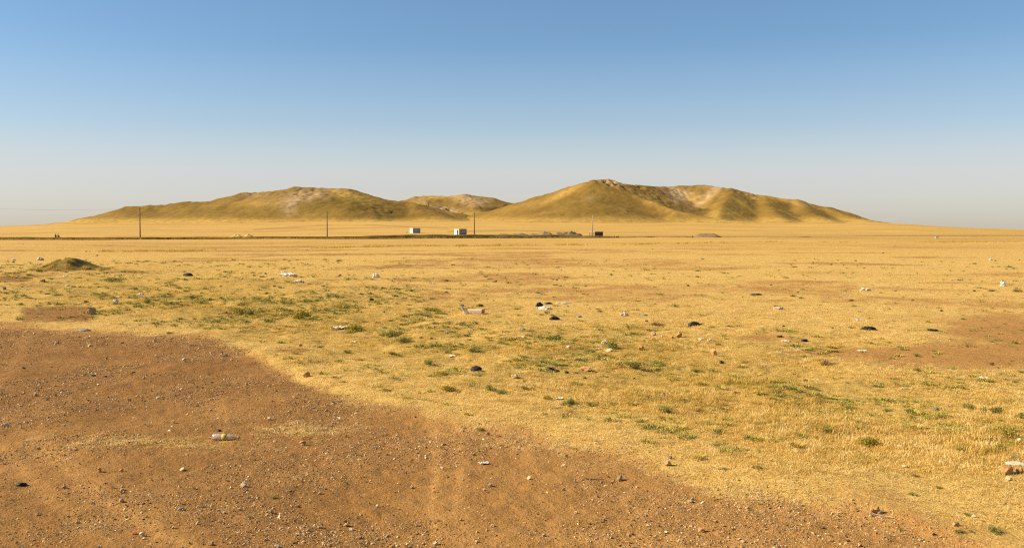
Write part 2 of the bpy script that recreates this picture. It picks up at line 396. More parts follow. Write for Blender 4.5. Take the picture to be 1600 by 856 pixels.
def paint_left(hx, hy, V):
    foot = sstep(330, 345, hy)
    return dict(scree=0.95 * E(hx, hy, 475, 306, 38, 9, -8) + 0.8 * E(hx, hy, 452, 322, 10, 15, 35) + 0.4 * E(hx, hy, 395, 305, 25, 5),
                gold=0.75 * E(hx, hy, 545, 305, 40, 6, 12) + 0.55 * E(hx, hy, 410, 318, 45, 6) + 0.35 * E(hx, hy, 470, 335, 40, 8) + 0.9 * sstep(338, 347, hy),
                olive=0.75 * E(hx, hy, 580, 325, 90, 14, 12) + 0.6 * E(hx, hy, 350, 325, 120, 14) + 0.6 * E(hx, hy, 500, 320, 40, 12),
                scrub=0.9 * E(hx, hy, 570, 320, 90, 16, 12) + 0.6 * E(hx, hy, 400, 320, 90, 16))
LH = [
    ([(60, 352, 930), (95, 347, 940), (150, 337, 945), (215, 322, 950), (245, 321, 950), (300, 315, 955), (370, 310, 955), (388, 301, 950), (430, 300, 950),
      (465, 292, 950), (500, 293, 950), (535, 295, 950), (560, 302, 950), (600, 311, 950), (640, 316, 950), (700, 330, 940), (750, 341, 930), (800, 347, 920)], 0.30, 10, 0.25),
    ([(465, 293, 950), (430, 318, 895), (415, 345, 845)], 0.34, 9, 0.8),
    ([(540, 296, 950), (550, 318, 890), (575, 343, 835)], 0.34, 14, 0.8),
    ([(385, 302, 950), (350, 325, 890), (330, 345, 850)], 0.34, 10, 0.8),
    ([(240, 321, 950), (235, 335, 905), (225, 347, 870)], 0.34, 10, 0.8),
    ([(640, 317, 950), (665, 330, 890), (700, 345, 840)], 0.34, 10, 0.8),
]
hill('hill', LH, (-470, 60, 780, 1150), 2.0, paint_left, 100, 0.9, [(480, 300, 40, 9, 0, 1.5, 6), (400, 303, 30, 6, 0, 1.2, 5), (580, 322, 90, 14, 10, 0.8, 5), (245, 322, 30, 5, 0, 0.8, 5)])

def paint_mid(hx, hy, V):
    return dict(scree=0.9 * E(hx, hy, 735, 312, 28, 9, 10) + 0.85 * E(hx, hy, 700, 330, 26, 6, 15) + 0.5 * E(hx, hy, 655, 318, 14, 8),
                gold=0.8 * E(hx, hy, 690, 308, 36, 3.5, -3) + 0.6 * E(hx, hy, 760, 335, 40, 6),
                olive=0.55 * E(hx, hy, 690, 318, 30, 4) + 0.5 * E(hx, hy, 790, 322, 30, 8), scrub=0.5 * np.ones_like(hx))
MH = [([(600, 325, 1085), (635, 312, 1085), (650, 308.5, 1085), (690, 306, 1085), (730, 304, 1085), (760, 307.5, 1085), (800, 317, 1085), (850, 325, 1085), (900, 330, 1085)], 0.33, 8, 0.3),
      ([(660, 308, 1085), (675, 322, 1030), (700, 338, 960)], 0.30, 8, 0.9), ([(730, 305, 1085), (745, 325, 1010), (760, 342, 930)], 0.32, 8, 0.9),
      ([(790, 316, 1085), (800, 330, 1020), (790, 345, 930)], 0.32, 8, 0.9)]
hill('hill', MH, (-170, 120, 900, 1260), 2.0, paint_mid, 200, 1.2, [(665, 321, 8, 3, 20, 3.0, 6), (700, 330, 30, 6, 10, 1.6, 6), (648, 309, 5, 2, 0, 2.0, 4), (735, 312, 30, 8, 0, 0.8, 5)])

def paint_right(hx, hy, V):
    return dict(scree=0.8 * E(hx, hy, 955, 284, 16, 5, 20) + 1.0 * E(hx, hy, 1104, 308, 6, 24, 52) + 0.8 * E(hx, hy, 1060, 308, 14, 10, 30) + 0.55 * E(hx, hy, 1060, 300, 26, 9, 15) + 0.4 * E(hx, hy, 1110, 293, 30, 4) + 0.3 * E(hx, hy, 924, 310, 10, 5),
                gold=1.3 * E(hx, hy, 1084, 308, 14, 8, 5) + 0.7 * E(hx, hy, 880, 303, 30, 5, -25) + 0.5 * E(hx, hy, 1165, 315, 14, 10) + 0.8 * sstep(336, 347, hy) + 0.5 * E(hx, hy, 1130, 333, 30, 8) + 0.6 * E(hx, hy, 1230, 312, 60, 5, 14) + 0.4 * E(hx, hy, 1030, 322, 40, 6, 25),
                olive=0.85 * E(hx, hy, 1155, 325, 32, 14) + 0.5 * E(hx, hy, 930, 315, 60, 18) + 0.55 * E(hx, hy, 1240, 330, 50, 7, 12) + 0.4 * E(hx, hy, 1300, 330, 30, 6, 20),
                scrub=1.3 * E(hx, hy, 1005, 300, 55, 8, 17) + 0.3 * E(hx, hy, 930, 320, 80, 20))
RH = [
    ([(700, 343, 930), (760, 333, 920), (790, 326, 915), (830, 317, 910), (880, 299, 905), (905, 289, 900), (928, 281, 900), (946, 281, 905), (965, 287, 920), (985, 289.5, 940), (1010, 290.5, 975),
      (1040, 291, 1000), (1100, 289, 1005), (1130, 292, 990), (1180, 303, 975), (1240, 312, 960), (1290, 322, 950), (1320, 330, 940), (1345, 341, 935), (1420, 352, 925)], 0.40, 3, 0.12),
    ([(931, 283, 900), (920, 311, 845), (908, 344, 785)], 0.29, 9, 0.15),
    ([(946, 283, 905), (975, 298, 878), (1015, 314, 850), (1060, 329, 822), (1120, 341, 800), (1180, 348, 785)], 0.44, 2.5, 0.15),
    ([(890, 296, 902), (860, 322, 855), (830, 345, 815)], 0.32, 8, 0.3),
    ([(1132, 293, 990), (1118, 308, 945), (1100, 328, 890), (1100, 342, 850)], 0.46, 3, 0.3),
    ([(1140, 294, 985), (1140, 306, 930), (1125, 328, 865), (1120, 345, 815)], 0.42, 4, 0.3),
    ([(1190, 305, 975), (1200, 322, 905), (1225, 345, 830)], 0.36, 6, 0.8),
    ([(1240, 312, 960), (1262, 330, 895), (1300, 346, 835)], 0.36, 6, 0.8),
    ([(1290, 322, 950), (1325, 337, 900), (1380, 349, 850)], 0.36, 5, 0.8),
]
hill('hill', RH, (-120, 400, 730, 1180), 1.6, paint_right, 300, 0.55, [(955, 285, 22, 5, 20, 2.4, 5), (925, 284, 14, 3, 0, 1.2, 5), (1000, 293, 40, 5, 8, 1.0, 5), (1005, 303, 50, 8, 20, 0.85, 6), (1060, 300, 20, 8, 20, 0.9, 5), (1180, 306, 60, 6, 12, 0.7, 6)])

# ------------------------------------------------------------------ shared object materials
M_STONE = simple('stone_tan', (0.44, 0.285, 0.135), 0.3, 30)
M_STONE_P = simple('stone_pale', (0.60, 0.44, 0.25), 0.25, 30)
M_STONE_R = simple('stone_reddish', (0.46, 0.24, 0.085), 0.3, 30)
M_STONE_G = simple('stone_grey', (0.25, 0.195, 0.13), 0.3, 30)
M_CLOD = simple('clod_dark_brown', (0.10, 0.06, 0.025), 0.4, 25)
M_PLASTIC_W = simple('plastic_film_white', (0.64, 0.55, 0.42), 0.14, 12, 0.45, 0.5)
M_PLASTIC_P = simple('plastic_film_dusty', (0.62, 0.46, 0.29), 0.12, 12, 0.5, 0.4)
M_PLASTIC_B = simple('plastic_film_black', (0.026, 0.020, 0.015), 0.3, 12, 0.6, 0.25)
M_PLASTIC_BLUE = simple('plastic_film_blue_grey', (0.22, 0.21, 0.18), 0.2, 12, 0.45, 0.5)
M_PAPER = simple('paper_white', (0.72, 0.62, 0.46), 0.1, 20, 0.85, 0.2)
M_CARD = simple('carton_pinkish_white', (0.78, 0.60, 0.44), 0.1, 20, 0.85, 0.2)
M_RAG = simple('rag_dark', (0.05, 0.045, 0.035), 0.4, 30)
M_RAG_BR = simple('rag_brown', (0.30, 0.17, 0.08), 0.3, 30)
M_STICK = simple('stick_bleached', (0.50, 0.37, 0.22), 0.25, 30)
M_STICK_D = simple('stick_dark', (0.13, 0.08, 0.045), 0.3, 30)
M_RED = simple('red_scrap', (0.45, 0.05, 0.03), 0.2, 30)

def blade_mat(name, stops, inst=True, rough=0.8, transl=0.32):
    k = MK(name, rough, 0.15)
    if inst:
        t = k.attr('tint', 'INSTANCER')
        v = k.M('ADD', t, k.M('MULTIPLY', k.M('SUBTRACT', k.attr('bl'), 0.5), 0.32))
    else:
        v = k.attr('bl')
    m = k.out(k.ramp(v, stops))
    tr = k.N('ShaderNodeBsdfTranslucent'); mx = k.N('ShaderNodeMixShader'); mx.inputs[0].default_value = transl
    cnode = k.b.inputs['Base Color'].links[0].from_socket
    k.nt.links.new(cnode, tr.inputs[0]); o = k.nt.nodes['Material Output']
    k.nt.links.new(k.b.outputs[0], mx.inputs[1]); k.nt.links.new(tr.outputs[0], mx.inputs[2]); k.nt.links.new(mx.outputs[0], o.inputs[0])
    return m
M_STRAW = blade_mat('dry_grass_blades', [(0.0, (0.17, 0.17, 0.03)), (0.16, (0.32, 0.26, 0.04)), (0.34, (0.50, 0.33, 0.055)), (0.55, (0.66, 0.42, 0.09)), (0.78, (0.83, 0.57, 0.17)), (1.0, (0.92, 0.74, 0.34))])
M_LEAF = blade_mat('shrub_leaves_green', [(0.0, (0.12, 0.13, 0.028)), (0.5, (0.29, 0.285, 0.065)), (1.0, (0.46, 0.40, 0.11))], False)
M_LEAF_Y = blade_mat('shrub_leaves_yellow_green', [(0.0, (0.18, 0.16, 0.025)), (0.5, (0.38, 0.30, 0.04)), (1.0, (0.58, 0.42, 0.08))], False)
M_LEAF_D = blade_mat('weed_dry_brown', [(0.0, (0.14, 0.085, 0.03)), (0.5, (0.34, 0.21, 0.07)), (1.0, (0.55, 0.38, 0.15))], False)

def blades_mesh(name, n, spread, h, w_, lean=0.5, flat=0.0, dome=False, seed=0):
    """n grass blades as bent two-segment ribbons in one mesh"""
    rg = np.random.default_rng(seed)
    V = []; Fq = []; B = []
    for i in range(n):
        r = spread * math.sqrt(rg.random()); a = rg.random() * 6.283
        bx, by = r * math.cos(a), r * math.sin(a)
        hh = h * (0.45 + 0.55 * rg.random()) * ((1 - 0.6 * (r / spread) ** 2) if dome else 1)
        az = rg.random() * 6.283; ln = lean * rg.random() + (0.0 if rg.random() > flat else 2.2)
        if dome: az = a + rg.normal() * 0.5; ln = lean * (0.3 + r / spread)
        dx, dy = math.cos(az), math.sin(az)
        sx, sy = -dy * w_ / 2, dx * w_ / 2
        fl = ln > 1.6
        up1, out1 = (0.012, hh * 0.7) if fl else (hh * 0.6, hh * 0.6 * ln * 0.5)
        up2, out2 = (0.016 * rg.random(), hh * 1.5) if fl else (hh * (1 - 0.18 * ln), hh * ln)
        k0 = len(V); zb = 0.006 if fl else -0.015
        V += [(bx - sx, by - sy, zb), (bx + sx, by + sy, zb),
              (bx + dx * out1 + sx * .85, by + dy * out1 + sy * .85, up1), (bx + dx * out1 - sx * .85, by + dy * out1 - sy * .85, up1),
              (bx + dx * out2 + sx * .25, by + dy * out2 + sy * .25, up2), (bx + dx * out2 - sx * .25, by + dy * out2 - sy * .25, up2)]
        Fq += [(k0, k0 + 1, k0 + 2, k0 + 3), (k0 + 3, k0 + 2, k0 + 4, k0 + 5)]
        b = rg.random(); B += [b] * 6
    me = np_mesh(name, V, Fq, False); fattr(me, 'bl', B); return me

def hull_stone(seed, flat=0.6, n=14, rough=0.0):
    rr = random.Random(seed); bm = bmesh.new()
    for i in range(n):
        v = Vector((rr.gauss(0, 1), rr.gauss(0, 1), rr.gauss(0, 1))).normalized() * (0.82 + 0.18 * rr.random())
        bm.verts.new((v.x * 0.5, v.y * 0.42, v.z * 0.5 * flat + 0.30 * flat))
    r = bmesh.ops.convex_hull(bm, input=bm.verts)
    bmesh.ops.delete(bm, geom=[e for e in r['geom_interior'] if isinstance(e, bmesh.types.BMVert)], context='VERTS')
    if rough:
        bmesh.ops.triangulate(bm, faces=bm.faces)
        bmesh.ops.subdivide_edges(bm, edges=bm.edges, cuts=2, use_grid_fill=True)
        for v in bm.verts:
            v.co += v.normal * rough * mnoise.noise(v.co * 5 + Vector((seed, 0, 0)))
    bmesh.ops.recalc_face_normals(bm, faces=bm.faces)
    me = bpy.data.meshes.new('stone'); bm.to_mesh(me); bm.free()
    return me

def scatter(name, pts, protos, mat, label=None):
    """one countless mass: points carry rot / scl / idx / tint, geometry nodes put a small piece on each"""
    pc = bpy.data.collections.new(name + '_pieces')
    for k, pm in enumerate(protos):
        if not pm.materials: pm.materials.append(mat)
        o = bpy.data.objects.new('%s_piece_%02d' % (name, k), pm); pc.objects.link(o)
    P, rot, scl, idx, tin = pts
    me = bpy.data.meshes.new(name); me.vertices.add(len(P)); me.vertices.foreach_set('co', np.asarray(P, np.float32).ravel())
    a = me.attributes.new('rot', 'FLOAT_VECTOR', 'POINT'); a.data.foreach_set('vector', np.asarray(rot, np.float32).ravel())
    a = me.attributes.new('scl', 'FLOAT_VECTOR', 'POINT'); a.data.foreach_set('vector', np.asarray(scl, np.float32).ravel())
    a = me.attributes.new('idx', 'INT', 'POINT'); a.data.foreach_set('value', np.asarray(idx, np.int32))
    fattr(me, 'tint', tin)
    o = link_mesh(name, me, mat)
    ng = bpy.data.node_groups.new(name + '_scatter', 'GeometryNodeTree')
    ng.interface.new_socket('Geometry', in_out='INPUT', socket_type='NodeSocketGeometry')
    ng.interface.new_socket('Geometry', in_out='OUTPUT', socket_type='NodeSocketGeometry')
    gi = ng.nodes.new('NodeGroupInput'); go = ng.nodes.new('NodeGroupOutput')
    iop = ng.nodes.new('GeometryNodeInstanceOnPoints'); ci = ng.nodes.new('GeometryNodeCollectionInfo')
    ci.inputs['Collection'].default_value = pc; ci.inputs['Separate Children'].default_value = True; ci.inputs['Reset Children'].default_value = True
    def na_(nm, t):
        n = ng.nodes.new('GeometryNodeInputNamedAttribute'); n.data_type = t; n.inputs['Name'].default_value = nm
        return n.outputs['Attribute']
    ng.links.new(gi.outputs[0], iop.inputs['Points']); ng.links.new(ci.outputs[0], iop.inputs['Instance'])
    iop.inputs['Pick Instance'].default_value = True
    ng.links.new(na_('idx', 'INT'), iop.inputs['Instance Index']); ng.links.new(na_('rot', 'FLOAT_VECTOR'), iop.inputs['Rotation'])
    ng.links.new(na_('scl', 'FLOAT_VECTOR'), iop.inputs['Scale']); ng.links.new(iop.outputs[0], go.inputs[0])
    md = o.modifiers.new('scatter', 'NODES'); md.node_group = ng
    tag(o, label=label, kind='stuff'); return o

# ------------------------------------------------------------------ road bank at the far side of the field
RW = [(-420, 232), (-170, 250), (-101, 263), (-56, 294), (-12, 316), (32, 341), (75, 352), (130, 366), (215, 395), (420, 430)]
RXs = [a for a, b in RW]; RYs = [b for a, b in RW]
def road_y(x): return np.interp(x, RXs, RYs)
def bank_h(x): return np.interp(x, [-420, -100, -60, -30, 20, 40, 80, 420], [0.66, 0.64, 0.60, 1.25, 0.95, 0.40, 0.18, 0.14])
xs = np.arange(-400, 400, 0.9)
prof = [(-0.9, -0.25), (-0.25, 0.15), (0.15, 0.75), (0.8, 1.0), (3.8, 1.02), (4.6, 0.8), (6.5, -0.3)]
V = []
for j, (dy, fz) in enumerate(prof):
    yy_ = road_y(xs) + dy + 0.35 * fbm(xs / 5, xs * 0 + j * 3.1, 3, 60)
    zz = ground_z(xs, yy_) + bank_h(xs) * fz * (1 + 0.14 * fbm(xs / 6, xs * 0 + 3, 3, 61)) - (0.3 if fz < 0 else 0)
    V.append(np.stack([xs, yy_, zz], 1))
V = np.concatenate(V); n_ = len(xs)
ii = (np.arange(len(prof) - 1)[:, None] * n_ + np.arange(n_ - 1)[None, :])
k = MK('road_bank_earth_shaded', 0.97, 0.05); q1 = k.noise(0.5, 5, 0.65); q2 = k.noise(3, 4, 0.6)
cb = k.mix(k.mr(q2, 0.45, 0.65, 0, 0.6), k.ramp(q1, [(0.35, (0.115, 0.062, 0.020)), (0.65, (0.20, 0.12, 0.04))]), (0.085, 0.055, 0.016))  # dark earth, with the shade of the near face put into the colour
k.out(k.mix(k.attr('dry'), cb, (0.42, 0.26, 0.08)), k.bump(q2, 0.8, 0.2))  # dry blends the painted shade out to a paler bank along x
me = np_mesh('road_embankment', V, np.stack([ii, ii + 1, ii + n_ + 1, ii + n_], -1).reshape(-1, 4)); fattr(me, 'dry', 0.45 * sstep(-55, -25, V[:, 0]) + 0.40 * sstep(28, 60, V[:, 0]))  # dry: where the painted shade fades to a paler bank, by x
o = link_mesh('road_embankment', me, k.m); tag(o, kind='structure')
k = MK('road_gravel_surface', 0.97, 0.05); q2 = k.noise(2, 4, 0.6); k.out(k.mix(q2, (0.34, 0.23, 0.12), (0.50, 0.37, 0.20)))
M_ROAD = k.m
V = np.concatenate([np.stack([xs, road_y(xs) + d, ground_z(xs, road_y(xs) + d) + bank_h(xs) * 1.01 * (1 + 0.14 * fbm(xs / 6, xs * 0 + 3, 3, 61)) + 0.035], 1) for d in (1.2, 3.4)])
ii = np.arange(n_ - 1)
o = link_mesh('road', np_mesh('road', V, np.stack([ii, ii + 1, ii + n_ + 1, ii + n_], -1).reshape(-1, 4)), M_ROAD); tag(o, kind='structure')

# ------------------------------------------------------------------ grass, straw and gravel masses
def px_field(n, y0, y1, dens=None):
    """random ground positions in front of the viewer, denser where the grass shows larger"""
    yy = y0 * (y1 / y0) ** RNG.random(n)            # density falls off as 1/y^2
    xx = (RNG.random(n) * 2 - 1) * 0.62 * yy
    return xx, yy
def ground_info(xx, yy):
    zz = ground_z(xx, yy)
    return zz, *project(xx, yy, zz)

straws = [blades_mesh('grass_piece', 34, 0.17, 0.10, 0.0075, 0.7, 0.45, seed=k) for k in range(5)] + \
         [blades_mesh('grass_piece', 42, 0.12, 0.16, 0.0065, 0.8, 0.15, seed=10 + k) for k in range(4)] + \
         [blades_mesh('grass_piece', 26, 0.24, 0.085, 0.008, 0.5, 0.85, seed=20 + k) for k in range(3)]
xx, yy = px_field(230000, 7.0, 150)
zz, gx_, gy_ = ground_info(xx, yy)
dr_ = dirt_rel(gx_, gy_)
def ellp(cx, cy, rx, ry, p=2): return np.exp(-(np.abs((gx_ - cx) / rx) ** p + np.abs((gy_ - cy) / ry) ** p))
bare = np.clip(1.0 * ellp(92, 491, 60, 12, 4) + ellp(15, 436, 38, 5, 4) + 0.9 * ellp(1560, 508, 110, 38, 2.5) + 0.8 * ellp(1470, 560, 170, 17) + 0.85 * ellp(1330, 549, 120, 9)
               + 0.7 * ellp(1590, 545, 130, 40) + 0.6 * ellp(1210, 528, 90, 8) + .6 * ellp(455, 545, 50, 9) + .7 * ellp(205, 425, 45, 4) + 0.45 * ellp(1040, 455, 130, 10) + 0.4 * ellp(1090, 416, 170, 5) + 0.5 * ellp(370, 487, 45, 10), 0, 1)
patch = fbm(xx / 1.6, yy / 1.6, 3, 91); patch2 = fbm(xx / 7, yy / 9, 3, 92)
dq = dr_ + 0.064 * fbm(xx / 1.6, yy / 1.6, 4, 78) + 0.03 * fbm(xx / .3, yy / .3, 2, 95)
pr = (0.9 * (1 - sstep(-0.10, 0.03, dq)) + 0.14 * (1 - sstep(0.0, 0.14, dq))) * (1 - bare) * (0.6 + 0.55 * patch)
pr = np.where(yy > 45, pr * 0.6, pr) * (1 - 0.7 * bare_patch(xx, yy, gx_, gy_))
pr = np.maximum(pr, 0.45 * ellp(250, 688, 120, 10) * (patch > 0.0)); pr = np.maximum(pr, 0.55 * ellp(465, 672, 62, 12) * (patch > -0.2))
keep = RNG.random(len(xx)) < pr
xx, yy, zz, gx_, gy_, patch, patch2, dr_ = [q[keep] for q in (xx, yy, zz, gx_, gy_, patch, patch2, dr_)]
wd_ = weedy(gx_, gy_)
n = len(xx)
tall = 0.60 * np.clip(0.22 + 0.30 * wd_ * (0.55 + 0.9 * patch2 + 0.6 * patch) + 0.14 * patch + 0.12 * sstep(-0.02, -0.3, dr_), 0.14, 0.95)
sc = tall * (0.7 + 0.6 * RNG.random(n))
idx = np.where(RNG.random(n) < wd_ * 0.35, RNG.integers(5, 9, n), np.where(RNG.random(n) < 0.6, RNG.integers(9, 12, n), RNG.integers(0, 5, n)))
greenpatch = sstep(-0.08, 0.5, fbm(xx / 2.2, yy / 2.2, 3, 93)) * wd_
tin = 0.84 + 0.19 * RNG.normal(size=n) - 0.16 * wd_ - 0.22 * greenpatch - 0.07 * patch2 - np.where(RNG.random(n) < 0.10 * (0.3 + wd_), 0.34, 0) + 0.06 * sstep(-0.12, -0.02, dr_)
tin = np.clip(tin, 0.02, 0.95)
wid = 1 + np.clip((yy - 14) / 55, 0, 1.2)
rot = np.stack([RNG.normal(size=n) * 0.08, RNG.normal(size=n) * 0.08, RNG.random(n) * 6.283], 1)
hs = np.maximum(sc * 1.5, 0.55) * wid
scl = np.stack([hs, hs, sc], 1)
scatter('dry_grass', (np.stack([xx, yy, zz - 0.004], 1), rot, scl, idx, tin), straws, M_STRAW, 'matted golden dry grass covering the plain beyond the bare soil')

# weeds along the field edge lines and on the road bank
lx, ly = [], []
edge = [(120, 392), (300, 391), (400, 388), (560, 386), (800, 385), (900, 382.5), (1200, 378), (1600, 378.5)]
P = []
for _ in range(700):
    gx0 = RNG.random() * 1480 + 120; gy0 = np.interp(gx0, [a for a, b in edge], [b for a, b in edge]) + RNG.normal() * 0.35
    dd = 2.2 * F / (gy0 - 362); x_ = (gx0 - 800) / F * dd
    if vnoise(np.array([x_ / 5.0]), np.array([0.5]), 4)[0] > -0.1: P.append((x_, dd))
for _ in range(2600):
    x_ = RNG.random() * 330 - 300; P.append((x_, float(road_y(x_)) - 0.9 + RNG.random() * 1.6))
P = np.array(P); zz = ground_z(P[:, 0], P[:, 1]) + np.where(P[:, 1] > 225, 0.12, 0)
n = len(P)
rot = np.stack([np.zeros(n), np.zeros(n), RNG.random(n) * 6.283], 1); s_ = (1.6 + 1.8 * RNG.random(n)) * np.where(P[:, 1] < 225, 0.7, 1)
scatter('field_edge_weeds', (np.column_stack([P, zz]), rot, np.stack([s_ * 2.2, s_ * 1.6, s_], 1), RNG.integers(5, 9, n), np.clip(0.34 + 0.14 * RNG.normal(size=n) + np.where(P[:, 1] < 225, 0.10, 0), 0, 1)), straws[:9], M_STRAW,
        'low brown weeds in a thin line along the field edge')

# gravel on the bare soil
gm = [hull_stone(500 + k, 0.7, 11) for k in range(8)]
k = MK('gravel_bits', 0.9, 0.2)
t_ = k.attr('tint', 'INSTANCER')
k.out(k.ramp(t_, [(0.0, (0.14, 0.08, 0.03)), (0.3, (0.34, 0.19, 0.08)), (0.65, (0.52, 0.32, 0.13)), (0.9, (0.68, 0.47, 0.24)), (1.0, (0.78, 0.62, 0.38))]), k.bump(k.noise(6, 3), 0.4, 0.05))
xx, yy = px_field(380000, 5.2, 34)
zz, gx_, gy_ = ground_info(xx, yy); dr_ = dirt_rel(gx_, gy_)
cl = fbm(xx / 1.1, yy / 1.1, 4, 97)
pr = sstep(-0.05, 0.05, dr_) * np.clip(0.52 + 1.3 * cl, 0.12, 1)
keep = RNG.random(len(xx)) < pr
xx, yy, zz = xx[keep], yy[keep], zz[keep]; n = len(xx)
sz = 0.0055 + 0.007 * RNG.random(n) + np.where(RNG.random(n) < 0.16, 0.015 * RNG.random(n), 0) + np.where(RNG.random(n) < 0.02, 0.030 * RNG.random(n), 0)
sz *= 1 + np.clip((yy - 8) / 12, 0, 1.3) * 0.75
rot = np.stack([RNG.normal(size=n) * 0.5, RNG.normal(size=n) * 0.5, RNG.random(n) * 6.283], 1)
tin = np.clip(0.54 + 0.30 * RNG.normal(size=n), 0, 1)
scatter('gravel', (np.stack([xx, yy, zz], 1), rot, np.stack([sz * 1.2, sz, sz * 0.8], 1), RNG.integers(0, 8, n), tin), gm, k.m, 'small loose gravel strewn over the bare reddish soil')

# ------------------------------------------------------------------ mesh builders for single things
def bm_obj(name, bm, mat, parent=None, smooth=False, loc=None):
    me = bpy.data.meshes.new(name)
    if smooth:
        for f in bm.faces: f.smooth = True
    bmesh.ops.recalc_face_normals(bm, faces=bm.faces)
    bm.to_mesh(me); bm.free()
    return link_mesh(name, me, mat, parent, loc)

def empty(name, loc, rz=0.0):
    o = bpy.data.objects.new(name, None); COL.objects.link(o); o.location = loc; o.rotation_euler = (0, 0, rz)
    o.empty_display_size = 0.3; return o

def box(bm, x0, x1, y0, y1, z0, z1, rot=None, at_=None):
    r = bmesh.ops.create_cube(bm, size=1)['verts']
    for v in r: v.co = Vector(((x0 + x1) / 2 + v.co.x * (x1 - x0), (y0 + y1) / 2 + v.co.y * (y1 - y0), (z0 + z1) / 2 + v.co.z * (z1 - z0)))
    return r

def tube(bm, pts, rads, seg=7):
    rings = []
    pts = [Vector(p) for p in pts]
    for i, p in enumerate(pts):
        d = (pts[min(i + 1, len(pts) - 1)] - pts[max(i - 1, 0)]).normalized()
        a = d.orthogonal().normalized(); b = d.cross(a)
        rings.append([bm.verts.new(p + (a * math.cos(6.2832 * k / seg) + b * math.sin(6.2832 * k / seg)) * rads[i]) for k in range(seg)])
    for r0, r1 in zip(rings[:-1], rings[1:]):
        for k in range(seg): bm.faces.new((r0[k], r0[(k + 1) % seg], r1[(k + 1) % seg], r1[k]))
    bm.faces.new(rings[0][::-1]); bm.faces.new(rings[-1])

def crumple(seed, sx, sy, sz, sub=3, amp=0.35, flat_bottom=True, fr=2.2):
    """crumpled film or rag: a closed skin folded by ridged noise"""
    bm = bmesh.new(); bmesh.ops.create_icosphere(bm, subdivisions=sub, radius=0.5)
    off = Vector((seed * 3.1, seed * 1.7, seed * 0.9))
    for v in bm.verts:
        n = v.co.normalized()
        rd = 1 - abs(mnoise.noise(n * fr + off)) * 2
        d = 1 + amp * rd * 0.9 + amp * 0.6 * mnoise.noise(n * fr * 2.4 + off) + amp * .3 * mnoise.noise(n * fr * 6 + off)
        c = n * 0.5 * d
        z = c.z * sz
        if z < -0.22 * sz: z = -0.22 * sz + (z + 0.22 * sz) * 0.12
        v.co = Vector((c.x * sx, c.y * sy, z + 0.24 * sz))
    return bm

def sheet(seed, L, W, h=0.12, n=9):
    """thin wrinkled sheet lying on the ground, with thickness"""
    bm = bmesh.new(); off = Vector((seed * 2.3, seed, 0)); g_ = []
    for layer in (0, 1):
        g2 = []
        for i in range(n):
            for j in range(n):
                u = i / (n - 1) - 0.5; v = j / (n - 1) - 0.5
                e = 1 + 0.25 * mnoise.noise(Vector((u * 3, v * 3, 5)) + off)
                z = h * (0.25 + 0.9 * abs(mnoise.noise(Vector((u * 2.6, v * 2.6, 0)) + off)) + 0.4 * abs(mnoise.noise(Vector((u * 6, v * 6, 2)) + off)))
                g2.append(bm.verts.new((u * L * e, v * W * e, z + (0.004 if layer else 0))))
        g_.append(g2)
    for i in range(n - 1):
        for j in range(n - 1):
            a, b, c_, d = i * n + j, (i + 1) * n + j, (i + 1) * n + j + 1, i * n + j + 1
            bm.faces.new([g_[1][q] for q in (a, b, c_, d)]); bm.faces.new([g_[0][q] for q in (d, c_, b, a)])
    rim = [i * n for i in range(n)] + [(n - 1) * n + j for j in range(1, n)] + [i * n + n - 1 for i in range(n - 2, -1, -1)] + [j for j in range(n - 2, 0, -1)]
    for a, b in zip(rim, rim[1:] + rim[:1]): bm.faces.new((g_[0][a], g_[0][b], g_[1][b], g_[1][a]))
    return bm

# ------------------------------------------------------------------ buildings, poles
def wall_mat(name, a, b, sx, sz, mortar):
    k = MK(name, 0.95, 0.1)
    br = k.N('ShaderNodeTexBrick'); br.inputs['Scale'].default_value = 1.0
    br.inputs['Brick Width'].default_value = sx; br.inputs['Row Height'].default_value = sz; br.inputs['Mortar Size'].default_value = 0.02
    br.inputs['Color1'].default_value = (*a, 1); br.inputs['Color2'].default_value = (*b, 1); br.inputs['Mortar'].default_value = (*mortar, 1)
    tc = k.N('ShaderNodeTexCoord'); mp = k.N('ShaderNodeMapping'); mp.inputs['Rotation'].default_value = (R(90), 0, 0)
    k.nt.links.new(tc.outputs['Object'], mp.inputs[0]); k.nt.links.new(mp.outputs[0], br.inputs[0])
    n = k.noise(1.2, 4); return k.out(k.mix(k.mr(n, 0.3, 0.7, 0, 0.35), br.outputs[0], tuple(x * 0.7 for x in a)), k.bump(n, 0.3, 0.02))
M_BLOCK = wall_mat('block_wall_shaded', (0.40, 0.385, 0.35), (0.33, 0.32, 0.29), 0.4, 0.2, (0.26, 0.25, 0.23))  # right wall of the block hut, its shade put into the grey
M_WHITEW = simple('whitewashed_wall', (0.66, 0.63, 0.56), 0.08, 2)
M_CEMENT_SH = simple('cement_wall_shaded', (0.26, 0.25, 0.21), 0.15, 2)  # shaded copy of the hut wall: shade painted into the grey
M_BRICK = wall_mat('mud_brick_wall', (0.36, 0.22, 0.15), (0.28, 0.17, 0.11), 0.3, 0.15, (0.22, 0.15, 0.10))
M_BRICK_SH = wall_mat('brick_wall_shaded', (0.13, 0.085, 0.045), (0.10, 0.07, 0.04), 0.3, 0.15, (0.08, 0.055, 0.035))  # shaded copy of the brick wall, darker tones painting in the shade
M_SLAB = simple('concrete_roof_slab', (0.52, 0.45, 0.36), 0.15, 2)
M_DARKIN = simple('dark_doorway', (0.03, 0.032, 0.035), 0.3, 4)
M_POLE = simple('weathered_wood_pole', (0.135, 0.09, 0.045), 0.25, 5)
M_POLEG = simple('grey_concrete_pole', (0.38, 0.31, 0.21), 0.15, 3)
M_WIRE = simple('wire_grey', (0.12, 0.12, 0.12), 0.1, 3)

